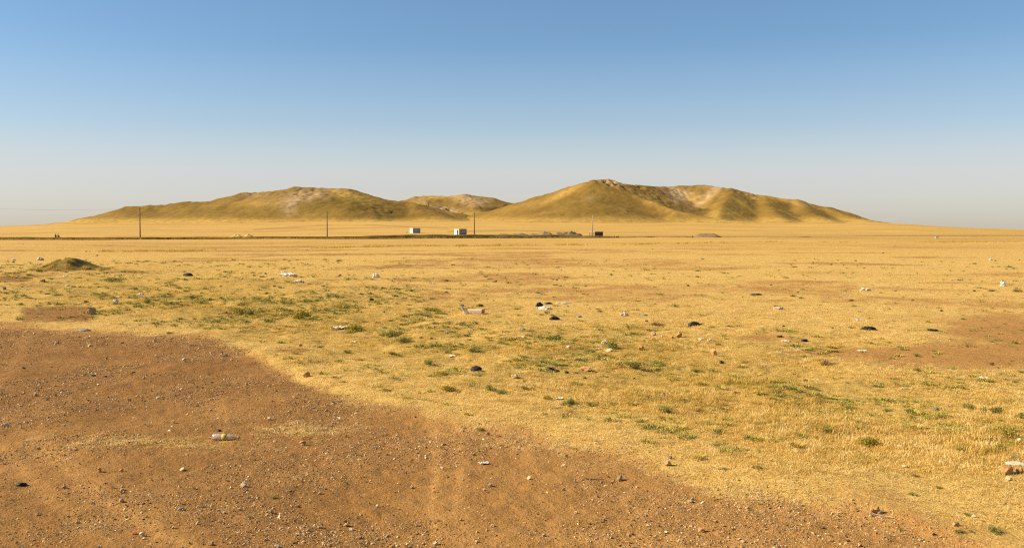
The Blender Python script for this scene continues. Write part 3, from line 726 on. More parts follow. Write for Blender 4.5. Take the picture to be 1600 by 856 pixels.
def hut(name, px, pbase, wl, wr, hpx, ang, mats, label, door=None, window=None, lintel=False, slab=0.14, over=0.12, side_w=None):
    """rectangular hut turned by ang; wl / wr are the photographed widths of its left and right walls"""
    p = at(px, pbase); d = p.y
    WL = wl * d / F / max(math.sin(ang), 0.2); WR = wr * d / F / max(math.cos(ang), 0.2); Hh = hpx * d / F
    root = empty(name, (p.x, p.y, p.z), ang); root['label'] = label; root['category'] = 'hut'; root['group'] = 'small huts at the foot of the hills'
    t = 0.22
    # local frame: near corner at origin, right wall along +x, left wall along +y
    def wall(nm, mat, a, b, x_axis, openings):
        bm = bmesh.new()
        L = b - a; ops = sorted(openings)
        cur = a
        def bx(u0, u1, z0, z1):
            if u1 - u0 < 1e-3 or z1 - z0 < 1e-3: return
            if x_axis: box(bm, u0, u1, wall_off, wall_off + t, z0, z1)
            else: box(bm, wall_off, wall_off + t, u0, u1, z0, z1)
        for (o0, o1, z0, z1) in ops:
            bx(cur, o0, -0.4, Hh); bx(o0, o1, -0.4, z0); bx(o0, o1, z1, Hh); cur = o1
        bx(cur, b, -0.4, Hh)
        return bm_obj(nm, bm, mat, root)
    dop = []; wop = []
    if door: u = door[0] * WL; dop = [(u, u + door[1], 0.0, min(2.05, Hh * 0.86))]
    if window: u = window[0] * WR; wop = [(u, u + window[1], Hh * 0.42, Hh * 0.42 + window[1])]
    wall_off = 0.0
    o1 = wall('wall', mats[1], 0, WR, True, wop)
    o2 = wall('wall', mats[0], t, WL - t, False, dop)
    wall_off = WL - t; wall('wall', mats[1], 0, WR, True, [])
    wall_off = WR - t; wall('wall', mats[0], t, WL - t, False, [])
    bm = bmesh.new(); box(bm, -over, WR + over, -over, WL + over, Hh, Hh + slab); bmesh.ops.bevel(bm, geom=bm.edges[:], offset=0.02, segments=1, affect='EDGES')
    bm_obj('roof', bm, mats[2], root)
    if door:
        bm = bmesh.new(); box(bm, 0.12, 0.16, dop[0][0], dop[0][1], 0, dop[0][3]); bm_obj('door', bm, M_DARKIN, root)  # dark panel painting the unlit inside seen through the doorway
    if window:
        bm = bmesh.new(); u0, u1, z0, z1 = wop[0]
        box(bm, u0, u1, 0.04, 0.08, z0, z1); bm_obj('window', bm, M_WHITEW, root)
    return root, Hh, WL, WR
hut('block_hut', 645, 364.4, 6, 11.2, 7.3, R(30), (M_WHITEW, M_BLOCK, M_SLAB), 'small pale block hut with a light roof slab, leftmost of the three huts', slab=0.22)
hut('cement_hut', 717.5, 367.0, 8.7, 11.2, 9.0, R(38), (M_WHITEW, M_CEMENT_SH, M_SLAB), 'white and grey hut with a dark narrow doorway, just left of a pole', door=(0.16, 1.0), window=(0.6, 0.45), slab=0.12)
hut('brick_hut', 929.8, 370.8, 7.8, 13.2, 8.4, R(33), (M_BRICK, M_BRICK_SH, M_SLAB), 'squat brown brick hut with a pale roof edge beside the grey pole', slab=0.14)
# little white block by the first hut
p = at(635.5, 364.2); bm = bmesh.new(); box(bm, -0.35, 0.35, -0.3, 0.3, -0.1, 0.6); box(bm, -0.2, 0.25, -0.25, 0.2, 0.6, 0.85)
bmesh.ops.bevel(bm, geom=bm.edges[:], offset=0.03, segments=1, affect='EDGES'); o = bm_obj('stone_block', bm, M_PAPER, None, loc=p)
tag(o, 'low white block of masonry standing just left of the pale block hut', 'block')

POLES = [(219.5, 373.2, 49.5, M_POLE, 'dark wooden pole, leftmost and tallest looking on the road bank', 0.17),
         (511.5, 372.3, 42.5, M_POLE, 'dark wooden pole on the road bank below the left hill', 0.17),
         (741.3, 371.3, 39.5, M_POLE, 'dark wooden pole on the road bank just right of the white and grey hut', 0.17),
         (925.6, 369.5, 33.5, M_POLEG, 'pale grey concrete pole rising behind the brown brick hut', 0.19)]
tops = []
for i, (pxx, pb, hp, m, lab, r0) in enumerate(POLES):
    dx = (pxx - 800) / F
    yv = 300.0
    for _ in range(20): yv = float(road_y(dx * yv)) + (2.0 if i < 3 else 9.0)
    x_, y_ = dx * yv, yv; z_ = gz(x_, y_)
    ptop = P3(pxx, pb - hp, y_); hgt = ptop[2] - z_
    root = empty('utility_pole', (x_, y_, z_)); tag(root, lab, 'utility pole', 'poles of the power line')
    bm = bmesh.new(); tube(bm, [(0, 0, -0.6), (0, 0, hgt * 0.5), (0, 0, hgt)], [r0, r0 * .85, r0 * 0.68], 10); bm_obj('pole', bm, m, root, True)
    bm = bmesh.new(); tube(bm, [(0.0, -0.28, hgt - 0.35), (0.0, 0.28, hgt - 0.35)], [0.05, 0.05], 6)
    bm_obj('crossarm', bm, m, root)
    tops.append(Vector((x_, y_, z_ + hgt - 0.3)))
pts_all = [Vector((tops[0].x - 46, tops[0].y - 26, tops[0].z + 0.4)), *tops]
for i, (a, b) in enumerate(zip(pts_all[:-1], pts_all[1:])):
    bm = bmesh.new(); q = []
    for k_ in range(13):
        u = k_ / 12; v = a.lerp(b, u); v.z -= 0.9 * 4 * u * (1 - u); q.append(v - a)
    tube(bm, q, [0.012] * 13, 4); o = bm_obj('power_wire', bm, M_WIRE, None, loc=a)
    tag(o, ['thin sagging wire running left from the leftmost pole', 'thin sagging wire between the leftmost pole and the pole below the left hill',
            'thin sagging wire between the second and third wooden poles', 'thin sagging wire between the pole by the huts and the grey pole'][i], 'wire', 'wires of the power line')

# ------------------------------------------------------------------ earth mounds
def mound(name, px, pb, wpx, hpx, mat, label, cat, prof, depth=0.7, seed=0, rough=0.12, n=46):
    c = at(px, pb); d = c.y; W = wpx * d / F / 2; Hh = hpx * d / F; D = W * depth
    V = []; nr = 18
    c = Vector((c.x, c.y + D, gz(c.x, c.y + D)))
    for i in range(nr + 1):
        r = i / nr
        for j in range(n):
            a = 2 * math.pi * j / n
            ex = 1 + 0.10 * mnoise.noise(Vector((math.cos(a) * 1.6, math.sin(a) * 1.6, seed)))
            x = math.cos(a) * r * W * 1.05 * ex; y = math.sin(a) * r * D * 1.25 * ex
            u = x / W
            h = Hh * prof(u) * max(0, 1 - (abs(y) / (D * 1.25)) ** 1.7 * 1.0)
            h *= 1 + rough * mnoise.noise(Vector((x / (W * .25), y / (W * .25), seed))) + rough * .6 * mnoise.noise(Vector((x / (W * .09), y / (W * .09), seed)))
            zb = gz(c.x + x, c.y + y) - c.z
            V.append((x, y, zb + h - (0.12 if i == nr else 0)))
    Fq = [(i * n + j, i * n + (j + 1) % n, (i + 1) * n + (j + 1) % n, (i + 1) * n + j) for i in range(nr) for j in range(n)]
    o = link_mesh(name, np_mesh(name, V, Fq), mat, None, c); tag(o, label, cat); return o, c, W, D, Hh
k = MK('mound_dark_earth', 0.97, 0.05); q = k.noise(2.2, 5, 0.65); q2 = k.noise(9, 4, 0.6)
geo = k.N('ShaderNodeTexCoord'); sx_ = k.N('ShaderNodeSeparateXYZ'); k.nt.links.new(geo.outputs['Object'], sx_.inputs[0])
k.out(k.mix(k.mr(q, 0.4, 0.6), k.mix(q2, (0.13, 0.075, 0.025), (0.22, 0.13, 0.045)), k.mix(q2, (0.34, 0.21, 0.05), (0.15, 0.12, 0.03))), k.bump(q2, 0.7, 0.08))
M_MOUND = k.m
M_SPOIL = simple('spoil_grey_brown', (0.19, 0.13, 0.06), 0.35, 1.2, bump=0.8, bd=0.2)
M_SPOILT = simple('spoil_tan', (0.26, 0.17, 0.072), 0.2, 1.0, bump=0.6, bd=0.15)
M_HAY = simple('pile_yellow_earth', (0.55, 0.37, 0.12), 0.2, 1.0, bump=0.6, bd=0.15)
pf = lambda u: max(0.0, math.exp(-((u + 0.02) / 0.42) ** 2) * 1.0 - 0.01)
mo, mc, mW, mD, mH = mound('earth_mound', 91, 422.8, 128, 19.5, M_MOUND, 'dark brown earth mound patched with green weeds at the left of the field', 'mound', pf, 0.8, 3, 0.10)
# weeds growing on the mound
P = []
for _ in range(1500):
    u = RNG.normal() * 0.5; v = -abs(RNG.normal()) * 0.45
    x_ = u * mW; y_ = v * mD * 1.25
    if abs(u) > 1.15: continue
    h = mH * pf(u) * max(0, 1 - abs(v) ** 1.7)
    if h > mH * 0.72 and RNG.random() < 0.85: continue
    if mnoise.noise(Vector((x_ / 0.5, y_ / 0.5, 2))) < 0.20: continue
    P.append((mc.x + x_, mc.y + y_, gz(mc.x + x_, mc.y + y_) + h * 0.93))
P = np.array(P); n = len(P)
scatter('mound_weeds', (P, np.stack([np.zeros(n), np.zeros(n), RNG.random(n) * 6.28], 1), np.repeat((0.7 + 0.7 * RNG.random(n))[:, None], 3, 1), RNG.integers(5, 9, n), np.clip(0.30 + 0.2 * RNG.normal(size=n), 0, 1)), straws[:9], M_STRAW, 'green and yellow weeds growing on the dark earth mound')
mound('spoil_heap', 888, 370.3, 52, 8.0, M_SPOIL, 'grey brown spoil heap just left of the brown brick hut', 'spoil heap', lambda u: max(0, 1 - abs(u) ** 3.2) * (0.92 + 0.08 * math.sin(u * 9)), 0.4, 5, 0.45)
mound('spoil_heap', 852, 370.3, 66, 7.0, M_SPOILT, 'paler rubble strewn heap left of the grey brown spoil heap', 'spoil heap', lambda u: max(0, 1 - abs(u) ** 2.4) * (0.85 + 0.15 * math.sin(u * 7 + 1)), 0.4, 6, 0.5)
mound('spoil_heap', 806, 369.8, 80, 5.4, M_SPOIL, 'long low dark ridge of earth between the huts', 'spoil heap', lambda u: max(0, 1 - abs(u) ** 2.4) * (0.8 + 0.2 * math.sin(u * 8)), 0.3, 7, 0.3)
mound('gravel_heap', 1106, 370.9, 50, 6.2, M_SPOILT, 'smooth flat topped tan heap standing alone right of the brick hut', 'heap', lambda u: max(0, min(1, (1.0 - abs(u)) * 1.9)), 0.5, 8, 0.05)
mound('earth_pile', 368, 370.6, 20, 4.0, M_HAY, 'low yellow earth pile, left one of the pair behind the road', 'pile', lambda u: max(0, 1 - u * u), 0.5, 9, 0.3)
mound('earth_pile', 387, 370.8, 18, 5.2, M_HAY, 'pointed yellow earth pile, right one of the pair behind the road', 'pile', lambda u: max(0, 1 - abs(u) ** 1.2), 0.5, 10, 0.3)

# ------------------------------------------------------------------ people and animals (far away)
def skinned(name, joints, edges, mat, parent=None, loc=None, rz=0.0, sub=1, mats=None, cut=None):
    me = bpy.data.meshes.new(name); me.from_pydata([j[:3] for j in joints], edges, [])
    o = bpy.data.objects.new(name, me); COL.objects.link(o)
    sk = o.modifiers.new('skin', 'SKIN'); 
    if not me.skin_vertices: bpy.context.view_layer.update()
    for v, j in zip(me.skin_vertices[0].data, joints): v.radius = (j[3], j[3])
    me.skin_vertices[0].data[0].use_root = True
    ss = o.modifiers.new('sub', 'SUBSURF'); ss.levels = sub; ss.render_levels = sub
    dg = bpy.context.evaluated_depsgraph_get(); dg.update(); em = bpy.data.meshes.new_from_object(o.evaluated_get(dg))
    bpy.data.objects.remove(o); em.name = name
    for m in (mats or [mat]): em.materials.append(m)
    if cut:
        for f in em.polygons: f.material_index = cut(f.center)
    for f in em.polygons: f.use_smooth = True
    o = link_mesh(name, em, None, parent, loc); o.rotation_euler = (0, 0, rz); return o
M_GREENCL = simple('dark_green_clothing', (0.035, 0.045, 0.022), 0.2, 10)
M_BROWNCL = simple('dark_olive_clothing', (0.06, 0.05, 0.03), 0.2, 10)
M_SKIN = simple('sunburnt_skin', (0.30, 0.17, 0.10), 0.1, 10)
M_HAIR = simple('dark_hair', (0.02, 0.015, 0.012), 0.2, 10)
def sitter(px, rz, label, mat, lean):
    dx = (px - 800) / F; yv = 255.0
    for _ in range(20): yv = float(road_y(dx * yv)) + 0.75
    x_ = dx * yv; base = gz(x_, yv) + float(bank_h(x_)) * 1.05
    J = [(0, 0, 0.12, .15), (0, 0.02, 0.34, .14), (0, lean, 0.54, .16), (0, lean * 1.3, 0.655, .058), (0, lean * 1.4 + .01, 0.745, .088), (0, lean * 1.5 + .01, 0.86, .088),
         (0.10, 0.12, 0.12, .10), (0.13, 0.48, 0.34, .075), (0.13, 0.52, 0.02, .055), (0.13, 0.64, -0.01, .045),
         (-0.10, 0.12, 0.12, .10), (-0.13, 0.48, 0.34, .075), (-0.13, 0.52, 0.02, .055), (-0.13, 0.64, -0.01, .045),
         (0.19, lean + .02, 0.56, .06), (0.25, lean + 0.18, 0.36, .05), (0.16, 0.42, 0.40, .035), (-0.19, lean + .02, 0.56, .06), (-0.25, lean + 0.18, 0.36, .05), (-0.16, 0.42, 0.40, .035), (0, lean * 1.4 + .115, 0.775, .016), (0.10, lean, .56, .10), (-0.10, lean, .56, .10)]
    Ed = [(0, 1), (1, 2), (2, 3), (3, 4), (4, 5), (0, 6), (6, 7), (7, 8), (8, 9), (0, 10), (10, 11), (11, 12), (12, 13), (2, 21), (21, 14), (14, 15), (15, 16), (2, 22), (22, 17), (17, 18), (18, 19), (4, 20)]
    o = skinned('person', J, Ed, mat, None, (x_, yv, base), rz, 1, [mat, M_SKIN], lambda c: 1 if c.z > 0.655 else 0)
    tag(o, label, 'person', 'people sitting on the road bank')
    bm = bmesh.new(); bmesh.ops.create_icosphere(bm, subdivisions=3, radius=0.103)
    for v in bm.verts: v.co = Vector((v.co.x * .97, v.co.y * 1.08 + lean * 1.45 - 0.012, max(v.co.z, -0.075 if v.co.y < 0.02 else 0.03) + 0.845))
    bm_obj('hair', bm, M_HAIR, o, True)
sitter(87.3, R(14), 'person in dark green clothes sitting on the road bank at far left, the left one', M_GREENCL, 0.03)
sitter(91.0, R(-12), 'person in dark olive clothes sitting on the road bank at far left, the right one', M_BROWNCL, 0.06)
M_GW = simple('goat_white_coat', (0.66, 0.60, 0.52), 0.1, 10); M_GB = simple('goat_dark_coat', (0.05, 0.03, 0.02), 0.3, 10); M_GN = simple('goat_brown_coat', (0.085, 0.05, 0.03), 0.3, 10)
def goat(px, pb, size, rz, label, mats, cut, group):
    p = at(px, pb); s = size
    J = [(0, 0, .62, .17), (.30, 0, .64, .18), (.50, 0, .64, .16), (-.30, 0, .62, .17), (.66, 0, .80, .085), (.78, 0, .92, .075), (.93, 0, .84, .045),
         (.44, .11, .42, .055), (.45, .11, .22, .035), (.45, .11, 0, .032), (.44, -.11, .42, .055), (.45, -.11, .22, .035), (.45, -.11, 0, .032),
         (-.36, .11, .44, .075), (-.42, .11, .24, .035), (-.38, .11, 0, .032), (-.36, -.11, .44, .075), (-.42, -.11, .24, .035), (-.38, -.11, 0, .032), (-.48, 0, .70, .03), (-.56, 0, .76, .02)]
    Ed = [(0, 1), (1, 2), (0, 3), (2, 4), (4, 5), (5, 6), (2, 7), (7, 8), (8, 9), (2, 10), (10, 11), (11, 12), (3, 13), (13, 14), (14, 15), (3, 16), (16, 17), (17, 18), (3, 19), (19, 20)]
    J = [tuple(q * s for q in j) for j in J]
    o = skinned('goat', J, Ed, mats[0], None, p, rz, 1, mats, cut); tag(o, label, 'goat', group)
    for sg in (-1, 1):
        bm = bmesh.new(); tube(bm, [(.78 * s, sg * .04 * s, .97 * s), (.74 * s, sg * .07 * s, 1.08 * s), (.66 * s, sg * .09 * s, 1.12 * s)], [.018 * s, .013 * s, .005 * s], 5); bm_obj('horn', bm, M_STICK_D, o)
goat(1463, 373.6, 1.05, R(8), 'white goat with dark patches standing alone at the far right of the plain', [M_GW, M_GB], lambda c: 1 if (0.05 < c.x < 0.28 or c.x > 0.62) else 0, None)
goat(959.8, 372.2, 0.85, R(80), 'dark brown goat right of the brick hut, the left one', [M_GN], None, 'dark goats near the brick hut')
goat(964.3, 372.2, 0.85, R(20), 'dark brown goat right of the brick hut, the right one', [M_GB], None, 'dark goats near the brick hut')
goat(1082.3, 371.9, 0.85, R(90), 'dark goat standing at the left foot of the tan heap', [M_GB], None, 'dark goats near the brick hut')

# ------------------------------------------------------------------ small things lying about
PIX = {}         # placed things: name phrase -> photo position (for the labels)
LANDMARKS = []
def ppm(p): return p.y / F
def place(px, py, wpx, hratio):
    """ground point under a thing seen centred at (px, py) with the given width"""
    d = 2.2 * F / max(py - 362, 5)
    return at(px, py + 0.42 * hratio * wpx)

stone_meshes = [hull_stone(40 + k, 0.75, 16, 0.10) for k in range(9)]
clod_meshes = [hull_stone(80 + k, 0.55, 13, 0.22) for k in range(6)]
def bushm(seed, n, yellow=False):
    """low shrub: twigs and many small leaves spread through an uneven dome"""
    rg = np.random.default_rng(seed); V = []; Fq = []; B = []
    lobes = [(rg.normal() * .28, rg.normal() * .25, 0.16 + .16 * rg.random(), 0.22 + .16 * rg.random()) for _ in range(7)]
    for i in range(n):
        lx, ly, lz, lr = lobes[rg.integers(0, 7)]
        v = rg.normal(size=3); v /= np.linalg.norm(v); rr = lr * rg.random() ** 0.45
        c = np.array([lx, ly, lz]) + v * rr * np.array([1, 1, .75])
        if c[2] < 0.01: c[2] = 0.01 + 0.06 * rg.random()
        a = rg.normal(size=3); a /= np.linalg.norm(a); b = np.cross(a, rg.normal(size=3)); b /= np.linalg.norm(b)
        l, w_ = 0.05 + .05 * rg.random(), 0.016 + .012 * rg.random()
        k0 = len(V); V += [c - a * l, c + b * w_, c + a * l, c - b * w_]; Fq.append((k0, k0 + 1, k0 + 2, k0 + 3)); B += [rg.random()] * 4
    for i in range(40):
        az = rg.random() * 6.28; el = .4 + rg.random(); L = 0.35 + .2 * rg.random(); d = np.array([math.cos(az) * math.cos(el), math.sin(az) * math.cos(el), math.sin(el)])
        s_ = np.array([-math.sin(az), math.cos(az), 0]) * .006; e = d * L; k0 = len(V)
        V += [-s_, s_, e + s_ * .4, e - s_ * .4]; Fq.append((k0, k0 + 1, k0 + 2, k0 + 3)); B += [0.3] * 4
    me = np_mesh('shrub', V, Fq, False); fattr(me, 'bl', B); return me
bush_g = [bushm(k, 620) for k in range(4)]; bush_y = [bushm(10 + k, 620) for k in range(3)]
for m in bush_g: m.materials.append(M_LEAF)
for m in bush_y: m.materials.append(M_LEAF_Y)
dry_m = [blades_mesh('dry_weed', 170, 0.30, 0.55, 0.02, 1.0, 0.05, dome=True, seed=60 + k) for k in range(4)]
for m in dry_m: m.materials.append(M_LEAF_D)

pending = []
def add_thing(kind, px, py, wpx, label=None, lm=None, **kw):
    rr = random.Random(int(px * 31 + py * 17)); s = None
    hr = {'S': .65, 'P': .6, 'R': .6, 'Q': .65, 'D': .45, 'K': .5, 'B': .4, 'W': .45, 'F': .25, 'G': .5, 'Y': .55, 'N': .6, 'T': .1, 'L': .1, 'C': .4}[kind]
    if kind in 'WKD' : wpx = wpx * 0.8
    p = place(px, py, wpx, hr); s = wpx * ppm(p); rz = rr.uniform(-0.5, 0.5)
    names = {'S': ('stone', 'stone'), 'P': ('pale_stone', 'stone'), 'R': ('reddish_stone', 'stone'), 'Q': ('grey_stone', 'stone'), 'D': ('clod', 'clod of earth'), 'K': ('black_bag', 'plastic bag'),
             'B': ('plastic_scrap', 'plastic scrap'), 'W': ('plastic_bag', 'plastic bag'), 'F': ('paper_scrap', 'scrap of paper'), 'G': ('green_shrub', 'shrub'), 'Y': ('yellow_shrub', 'shrub'), 'N': ('dry_weed', 'dry weed'),
             'T': ('stick', 'stick'), 'L': ('dark_stick', 'stick')}
    if kind in 'SPRQD':
        ms = clod_meshes if kind == 'D' else stone_meshes
        base = rr.choice(ms).copy(); base.materials.clear(); base.materials.append({'S': M_STONE, 'P': M_STONE_P, 'R': M_STONE_R, 'Q': M_STONE_G, 'D': M_CLOD}[kind])
        o = link_mesh(names[kind][0], base, None, None, p); sz = kw.get('h', 1.0)
        o.scale = (s * 1.05, s * 0.9, s * (1.15 if kind != 'D' else 0.95) * sz)
    elif kind in 'KBW':
        m = {'K': M_PLASTIC_B, 'B': M_PLASTIC_BLUE, 'W': kw.get('mat', M_PLASTIC_W)}[kind]
        bm = crumple(rr.randint(0, 999), s, s * kw.get('d', 0.75), s * kw.get('h', 0.55), 3, 0.55, fr=1.6); o = bm_obj(names[kind][0], bm, m, None, kind != 'W', p)
    elif kind == 'F':
        o = bm_obj(names[kind][0], sheet(rr.randint(0, 999), s, s * 0.7, s * kw.get('h', 0.28)), kw.get('mat', M_PAPER), None, False, p)
    elif kind in 'GYN':
        m = rr.choice({'G': bush_g, 'Y': bush_y, 'N': dry_m}[kind]); o = link_mesh(names[kind][0], m, None, None, p); rz = rr.uniform(0, 6.28)
        s = s * 0.86; o.scale = (s * 1.05, s * 1.05, s * kw.get('h', 1.0) * (0.95 if kind != 'N' else 0.8))
    elif kind in 'TL':
        bm = bmesh.new(); a = kw.get('ang', rr.uniform(-.3, .3)); q = []
        for k_ in range(7):
            u = k_ / 6 - .5; q.append((u * s, 0.06 * s * math.sin(u * 5 + rr.random()), 0.02 * s + 0.04 * s * (1 + math.sin(k_ * 1.3 + rr.random())) * .5))
        tube(bm, q, [max(0.0045, s * kw.get('th', 0.03)) * (1 - 0.08 * k_) for k_ in range(7)], 6); o = bm_obj(names[kind][0], bm, M_STICK if kind == 'T' else M_STICK_D, None, True, p); rz = a
    o.rotation_euler = (0, 0, kw.get('rz', rz))
    o['category'] = names[kind][1]
    if kind in 'SPRQDKBWF': o.location.z -= 0.02 * s
    pending.append((o, kind, px, py, wpx, label, lm)); return o

# bottle
p = at(353, 687.5); sB = 0.24
root = empty('plastic_bottle', p, R(-6)); tag(root, 'clear plastic bottle with a yellow band lying on the bare soil', 'bottle')
k = MK('clear_pinkish_plastic', 0.12, 0.6); k.b.inputs['Transmission Weight'].default_value = 0.55; M_BOT = k.out((0.80, 0.58, 0.42))
M_YEL = simple('yellow_band', (0.45, 0.36, 0.05), 0.15, 40, 0.5); M_CAP = simple('dark_cap', (0.04, 0.035, 0.03), 0.2, 30)
def lathe(bm, prof, seg=20):
    rings = [[bm.verts.new((x, r * math.cos(6.2832 * k_ / seg), r * math.sin(6.2832 * k_ / seg))) for k_ in range(seg)] for x, r in prof]
    for a, b in zip(rings[:-1], rings[1:]):
        for k_ in range(seg): bm.faces.new((a[k_], a[(k_ + 1) % seg], b[(k_ + 1) % seg], b[k_]))
    bm.faces.new(rings[0]); bm.faces.new(rings[-1][::-1])
bm = bmesh.new(); lathe(bm, [(-.135, .030), (-.128, .042), (-.05, .043), (-.03, .039), (.0, .043), (.03, .039), (.06, .036), (.09, .022), (.105, .014), (.125, .013)]); bmesh.ops.translate(bm, verts=bm.verts, vec=(0, 0, .043)); bm_obj('body', bm, M_BOT, root, True)
bm = bmesh.new(); lathe(bm, [(-.034, .0445), (0.012, .0445)]); bmesh.ops.translate(bm, verts=bm.verts, vec=(0, 0, .043)); bm_obj('band', bm, M_YEL, root, True)
bm = bmesh.new(); lathe(bm, [(.118, .015), (.14, .015)]); bmesh.ops.translate(bm, verts=bm.verts, vec=(0, 0, .043)); bm_obj('cap', bm, M_STONE_R, root, True); root.scale = (1.08, 0.8, 0.8)
LANDMARKS.append(('the plastic bottle', 353, 681))
add_thing('K', 342, 672, 8, 'small black scrap lying directly behind the plastic bottle')

# carton
p = at(739, 489.5); root = empty('carton', p, R(-8)); tag(root, 'pinkish white open carton lying in the grass', 'carton')
bm = bmesh.new(); sx2 = 0.25; box(bm, -sx2, sx2, -.09, .09, .01, .105); bmesh.ops.bevel(bm, geom=bm.edges[:], offset=0.008, segments=1, affect='EDGES'); bm_obj('box', bm, M_CARD, root)
bm = bmesh.new(); r_ = box(bm, -.012, .012, -.12, .12, 0, .14); bmesh.ops.rotate(bm, verts=r_, cent=(0, 0, 0), matrix=Matrix.Rotation(R(-28), 3, 'Y')); bmesh.ops.translate(bm, verts=r_, vec=(-sx2, 0, .085)); bm_obj('flap', bm, M_CARD, root)
bm = bmesh.new(); r_ = box(bm, -.02, .02, -.08, .08, .01, .11); bmesh.ops.translate(bm, verts=r_, vec=(sx2 + .03, 0, 0)); bm_obj('flap', bm, M_RAG_BR, root)
LANDMARKS.append(('the open carton', 739, 486))

T = add_thing
# ---- hand-labelled pieces
T('K', 1086, 506, 25, 'shiny black bag in green weeds, biggest dark lump in the right half', 'the shiny black bag', h=0.42, d=.5)
T('K', 744, 577, 16, 'crumpled blue black bag in the near grass left of centre', 'the blue black bag', h=.7)
T('K', 1357, 512, 20, 'rounded black bag on the pale stubble at right', 'the rounded black bag', h=.42)
T('K', 1457, 514, 16, 'flat dark grey scrap right of the rounded black bag', 'the flat dark grey scrap', h=.28)
T('K', 1182, 458, 17, 'flat black scrap alone on the golden stubble', 'the flat black scrap', h=.22)
T('K', 866, 497, 14, 'domed black bag with a white strip at its right', 'the domed black bag', h=.55)
T('F', 874, 498, 8, 'white strip beside the domed black bag')
T('K', 843, 477, 11, 'dark bag at the left end of the litter pile', 'the litter pile', h=.85, rz=.5)
T('W', 851, 480, 20, 'white and grey film in the middle of the litter pile', h=.35)
T('K', 857, 473, 12, 'slanting black scrap on top of the litter pile', h=.35)
T('W', 880, 470, 24, 'flat dusty pinkish film behind the litter pile', h=.12, mat=M_PLASTIC_P)
T('K', 294, 429, 13, 'dark grey bag with a brown tail, left part of the field', 'the dark grey bag', h=.55)
T('W', 451, 427, 25, 'long white plastic bag stretched out on the stubble', 'the long white bag', h=.28)
T('W', 443, 426, 7, 'bunched white knot at the left end of the long white bag')
T('W', 467, 438, 15, 'dusty white film in front of the long white bag', h=.3, mat=M_PLASTIC_P)
T('W', 587, 432, 11, 'bright rounded white bag alone on the stubble', 'the rounded white bag', h=.8)
T('W', 181, 472, 8, 'bright white scrap standing in the left grass', 'the standing white scrap', h=1.1)
T('W', 62, 405, 11, 'pale puffy bag just left of the earth mound', h=.6, mat=M_PLASTIC_P)
T('F', 102, 431, 8, 'bright white scrap in front of the earth mound', 'the white scrap by the mound')
T('B', 132, 513, 19, 'flat blue grey slab at the edge of the bare soil', 'the blue grey slab', h=.14)
T('S', 143, 485, 17, 'big pointed brown rock at the end of the bare patch, left', 'the pointed brown rock')
T('D', 152, 487, 14, 'dark broken clod leaning against the pointed brown rock')
T('N', 158, 484, 12, 'dry twiggy weed behind the pointed brown rock')
T('D', 135, 471, 12, 'dark lump just behind the pointed brown rock', h=.9)
T('D', 67, 438, 15, 'arched dark brown clod at far left in the grass', 'the arched clod', h=.9)
T('Q', 7, 450, 9, 'grey rock at the left edge in the grass', 'the rock at the left edge')
T('D', 580, 468, 13, 'jagged dark clod resembling a perched bird, middle left', 'the jagged dark clod', h=1.2)
T('D', 599, 450, 12, 'flat dark clod in the stubble right of the long white bag', 'the flat dark clod')
T('K', 722, 477, 7, 'small black scrap behind the open carton, left', h=.5)
T('K', 750, 477, 11, 'small black scrap behind the open carton, right', h=.5)
T('S', 1043, 723, 14, 'tan stone at the bare soil edge throwing a dark shadow', 'the tan edge stone', h=1.2)
T('Q', 1047, 714, 8, 'dark grey stone leaning behind the tan edge stone', h=1.2)
T('S', 968, 747, 11, 'upright pointed grey tan stone on the bare soil', 'the upright stone', h=1.5)
T('L', 927, 748, 34, 'long dark root lying left of the upright stone', 'the long dark root', ang=-.25)
T('R', 1367, 795, 21, 'large broken tan rock on the soil edge, lower right', 'the broken rock', h=1.0)
T('Q', 1375, 799, 11, 'dark split piece at the right side of the broken rock', h=.9)
T('Q', 1362, 803, 10, 'small dark grey stone in front of the broken rock')
T('T', 1379, 805, 40, 'long bleached stick in front of the broken rock', 'the bleached stick', ang=-.75, th=.022)
T('S', 1493, 817, 13, 'dark flat stone on the grass edge, lower right', 'the dark flat stone')
T('P', 1522, 805, 11, 'pale flat stone beside a green shrub, lower right', h=.7)
T('Q', 1584, 712, 12, 'brown grey rock behind the lilac cloth at the right edge')
T('W', 1588, 721, 28, 'pale lilac plastic cloth at the right edge', 'the lilac cloth', h=.22, rz=-.35, mat=M_PLASTIC_W)
T('R', 1572, 733, 26, 'wide orange tan rock in front of the lilac cloth', 'the orange tan rock', h=.9)
T('R', 1592, 734, 15, 'brown clod right of the orange tan rock')
T('P', 1575, 747, 11, 'pale grey stone below the orange tan rock')
T('W', 1593, 688, 8, 'white paper bundle at the right edge', h=.9)
T('W', 1567, 446, 9, 'white bag caught upright on a stalk at right', 'the upright white bag', h=1.5)
T('W', 1351, 452, 15, 'pinkish white puffy bag on the stubble at right', 'the puffy pinkish bag', h=.45, mat=M_PLASTIC_P)
T('W', 1216, 481, 14, 'pale dusty bag on the stubble right of centre', 'the pale dusty bag', h=.5, mat=M_PLASTIC_P)
T('W', 1341, 498, 16, 'flat pale film behind the rounded black bag', h=.25, mat=M_PLASTIC_P)
T('K', 1219, 525, 10, 'black end of a torn bag on the bare strip', 'the torn bag', h=.4)
T('W', 1228, 531, 13, 'whitish middle of the torn bag on the bare strip', h=.3, mat=M_PLASTIC_P, rz=-.4)
T('K', 1257, 531, 11, 'grey black scrap on the bare strip right of the torn bag', h=.45)
T('F', 1346, 547, 14, 'long flat grey scrap on the bare strip', h=.15)
T('N', 1292, 563, 30, 'big tuft of dry brown weed at the bare strip', 'the big dry tuft', h=1.15)
T('P', 1417, 601, 24, 'pale flat slab in the grass at right', 'the pale slab', h=.25)
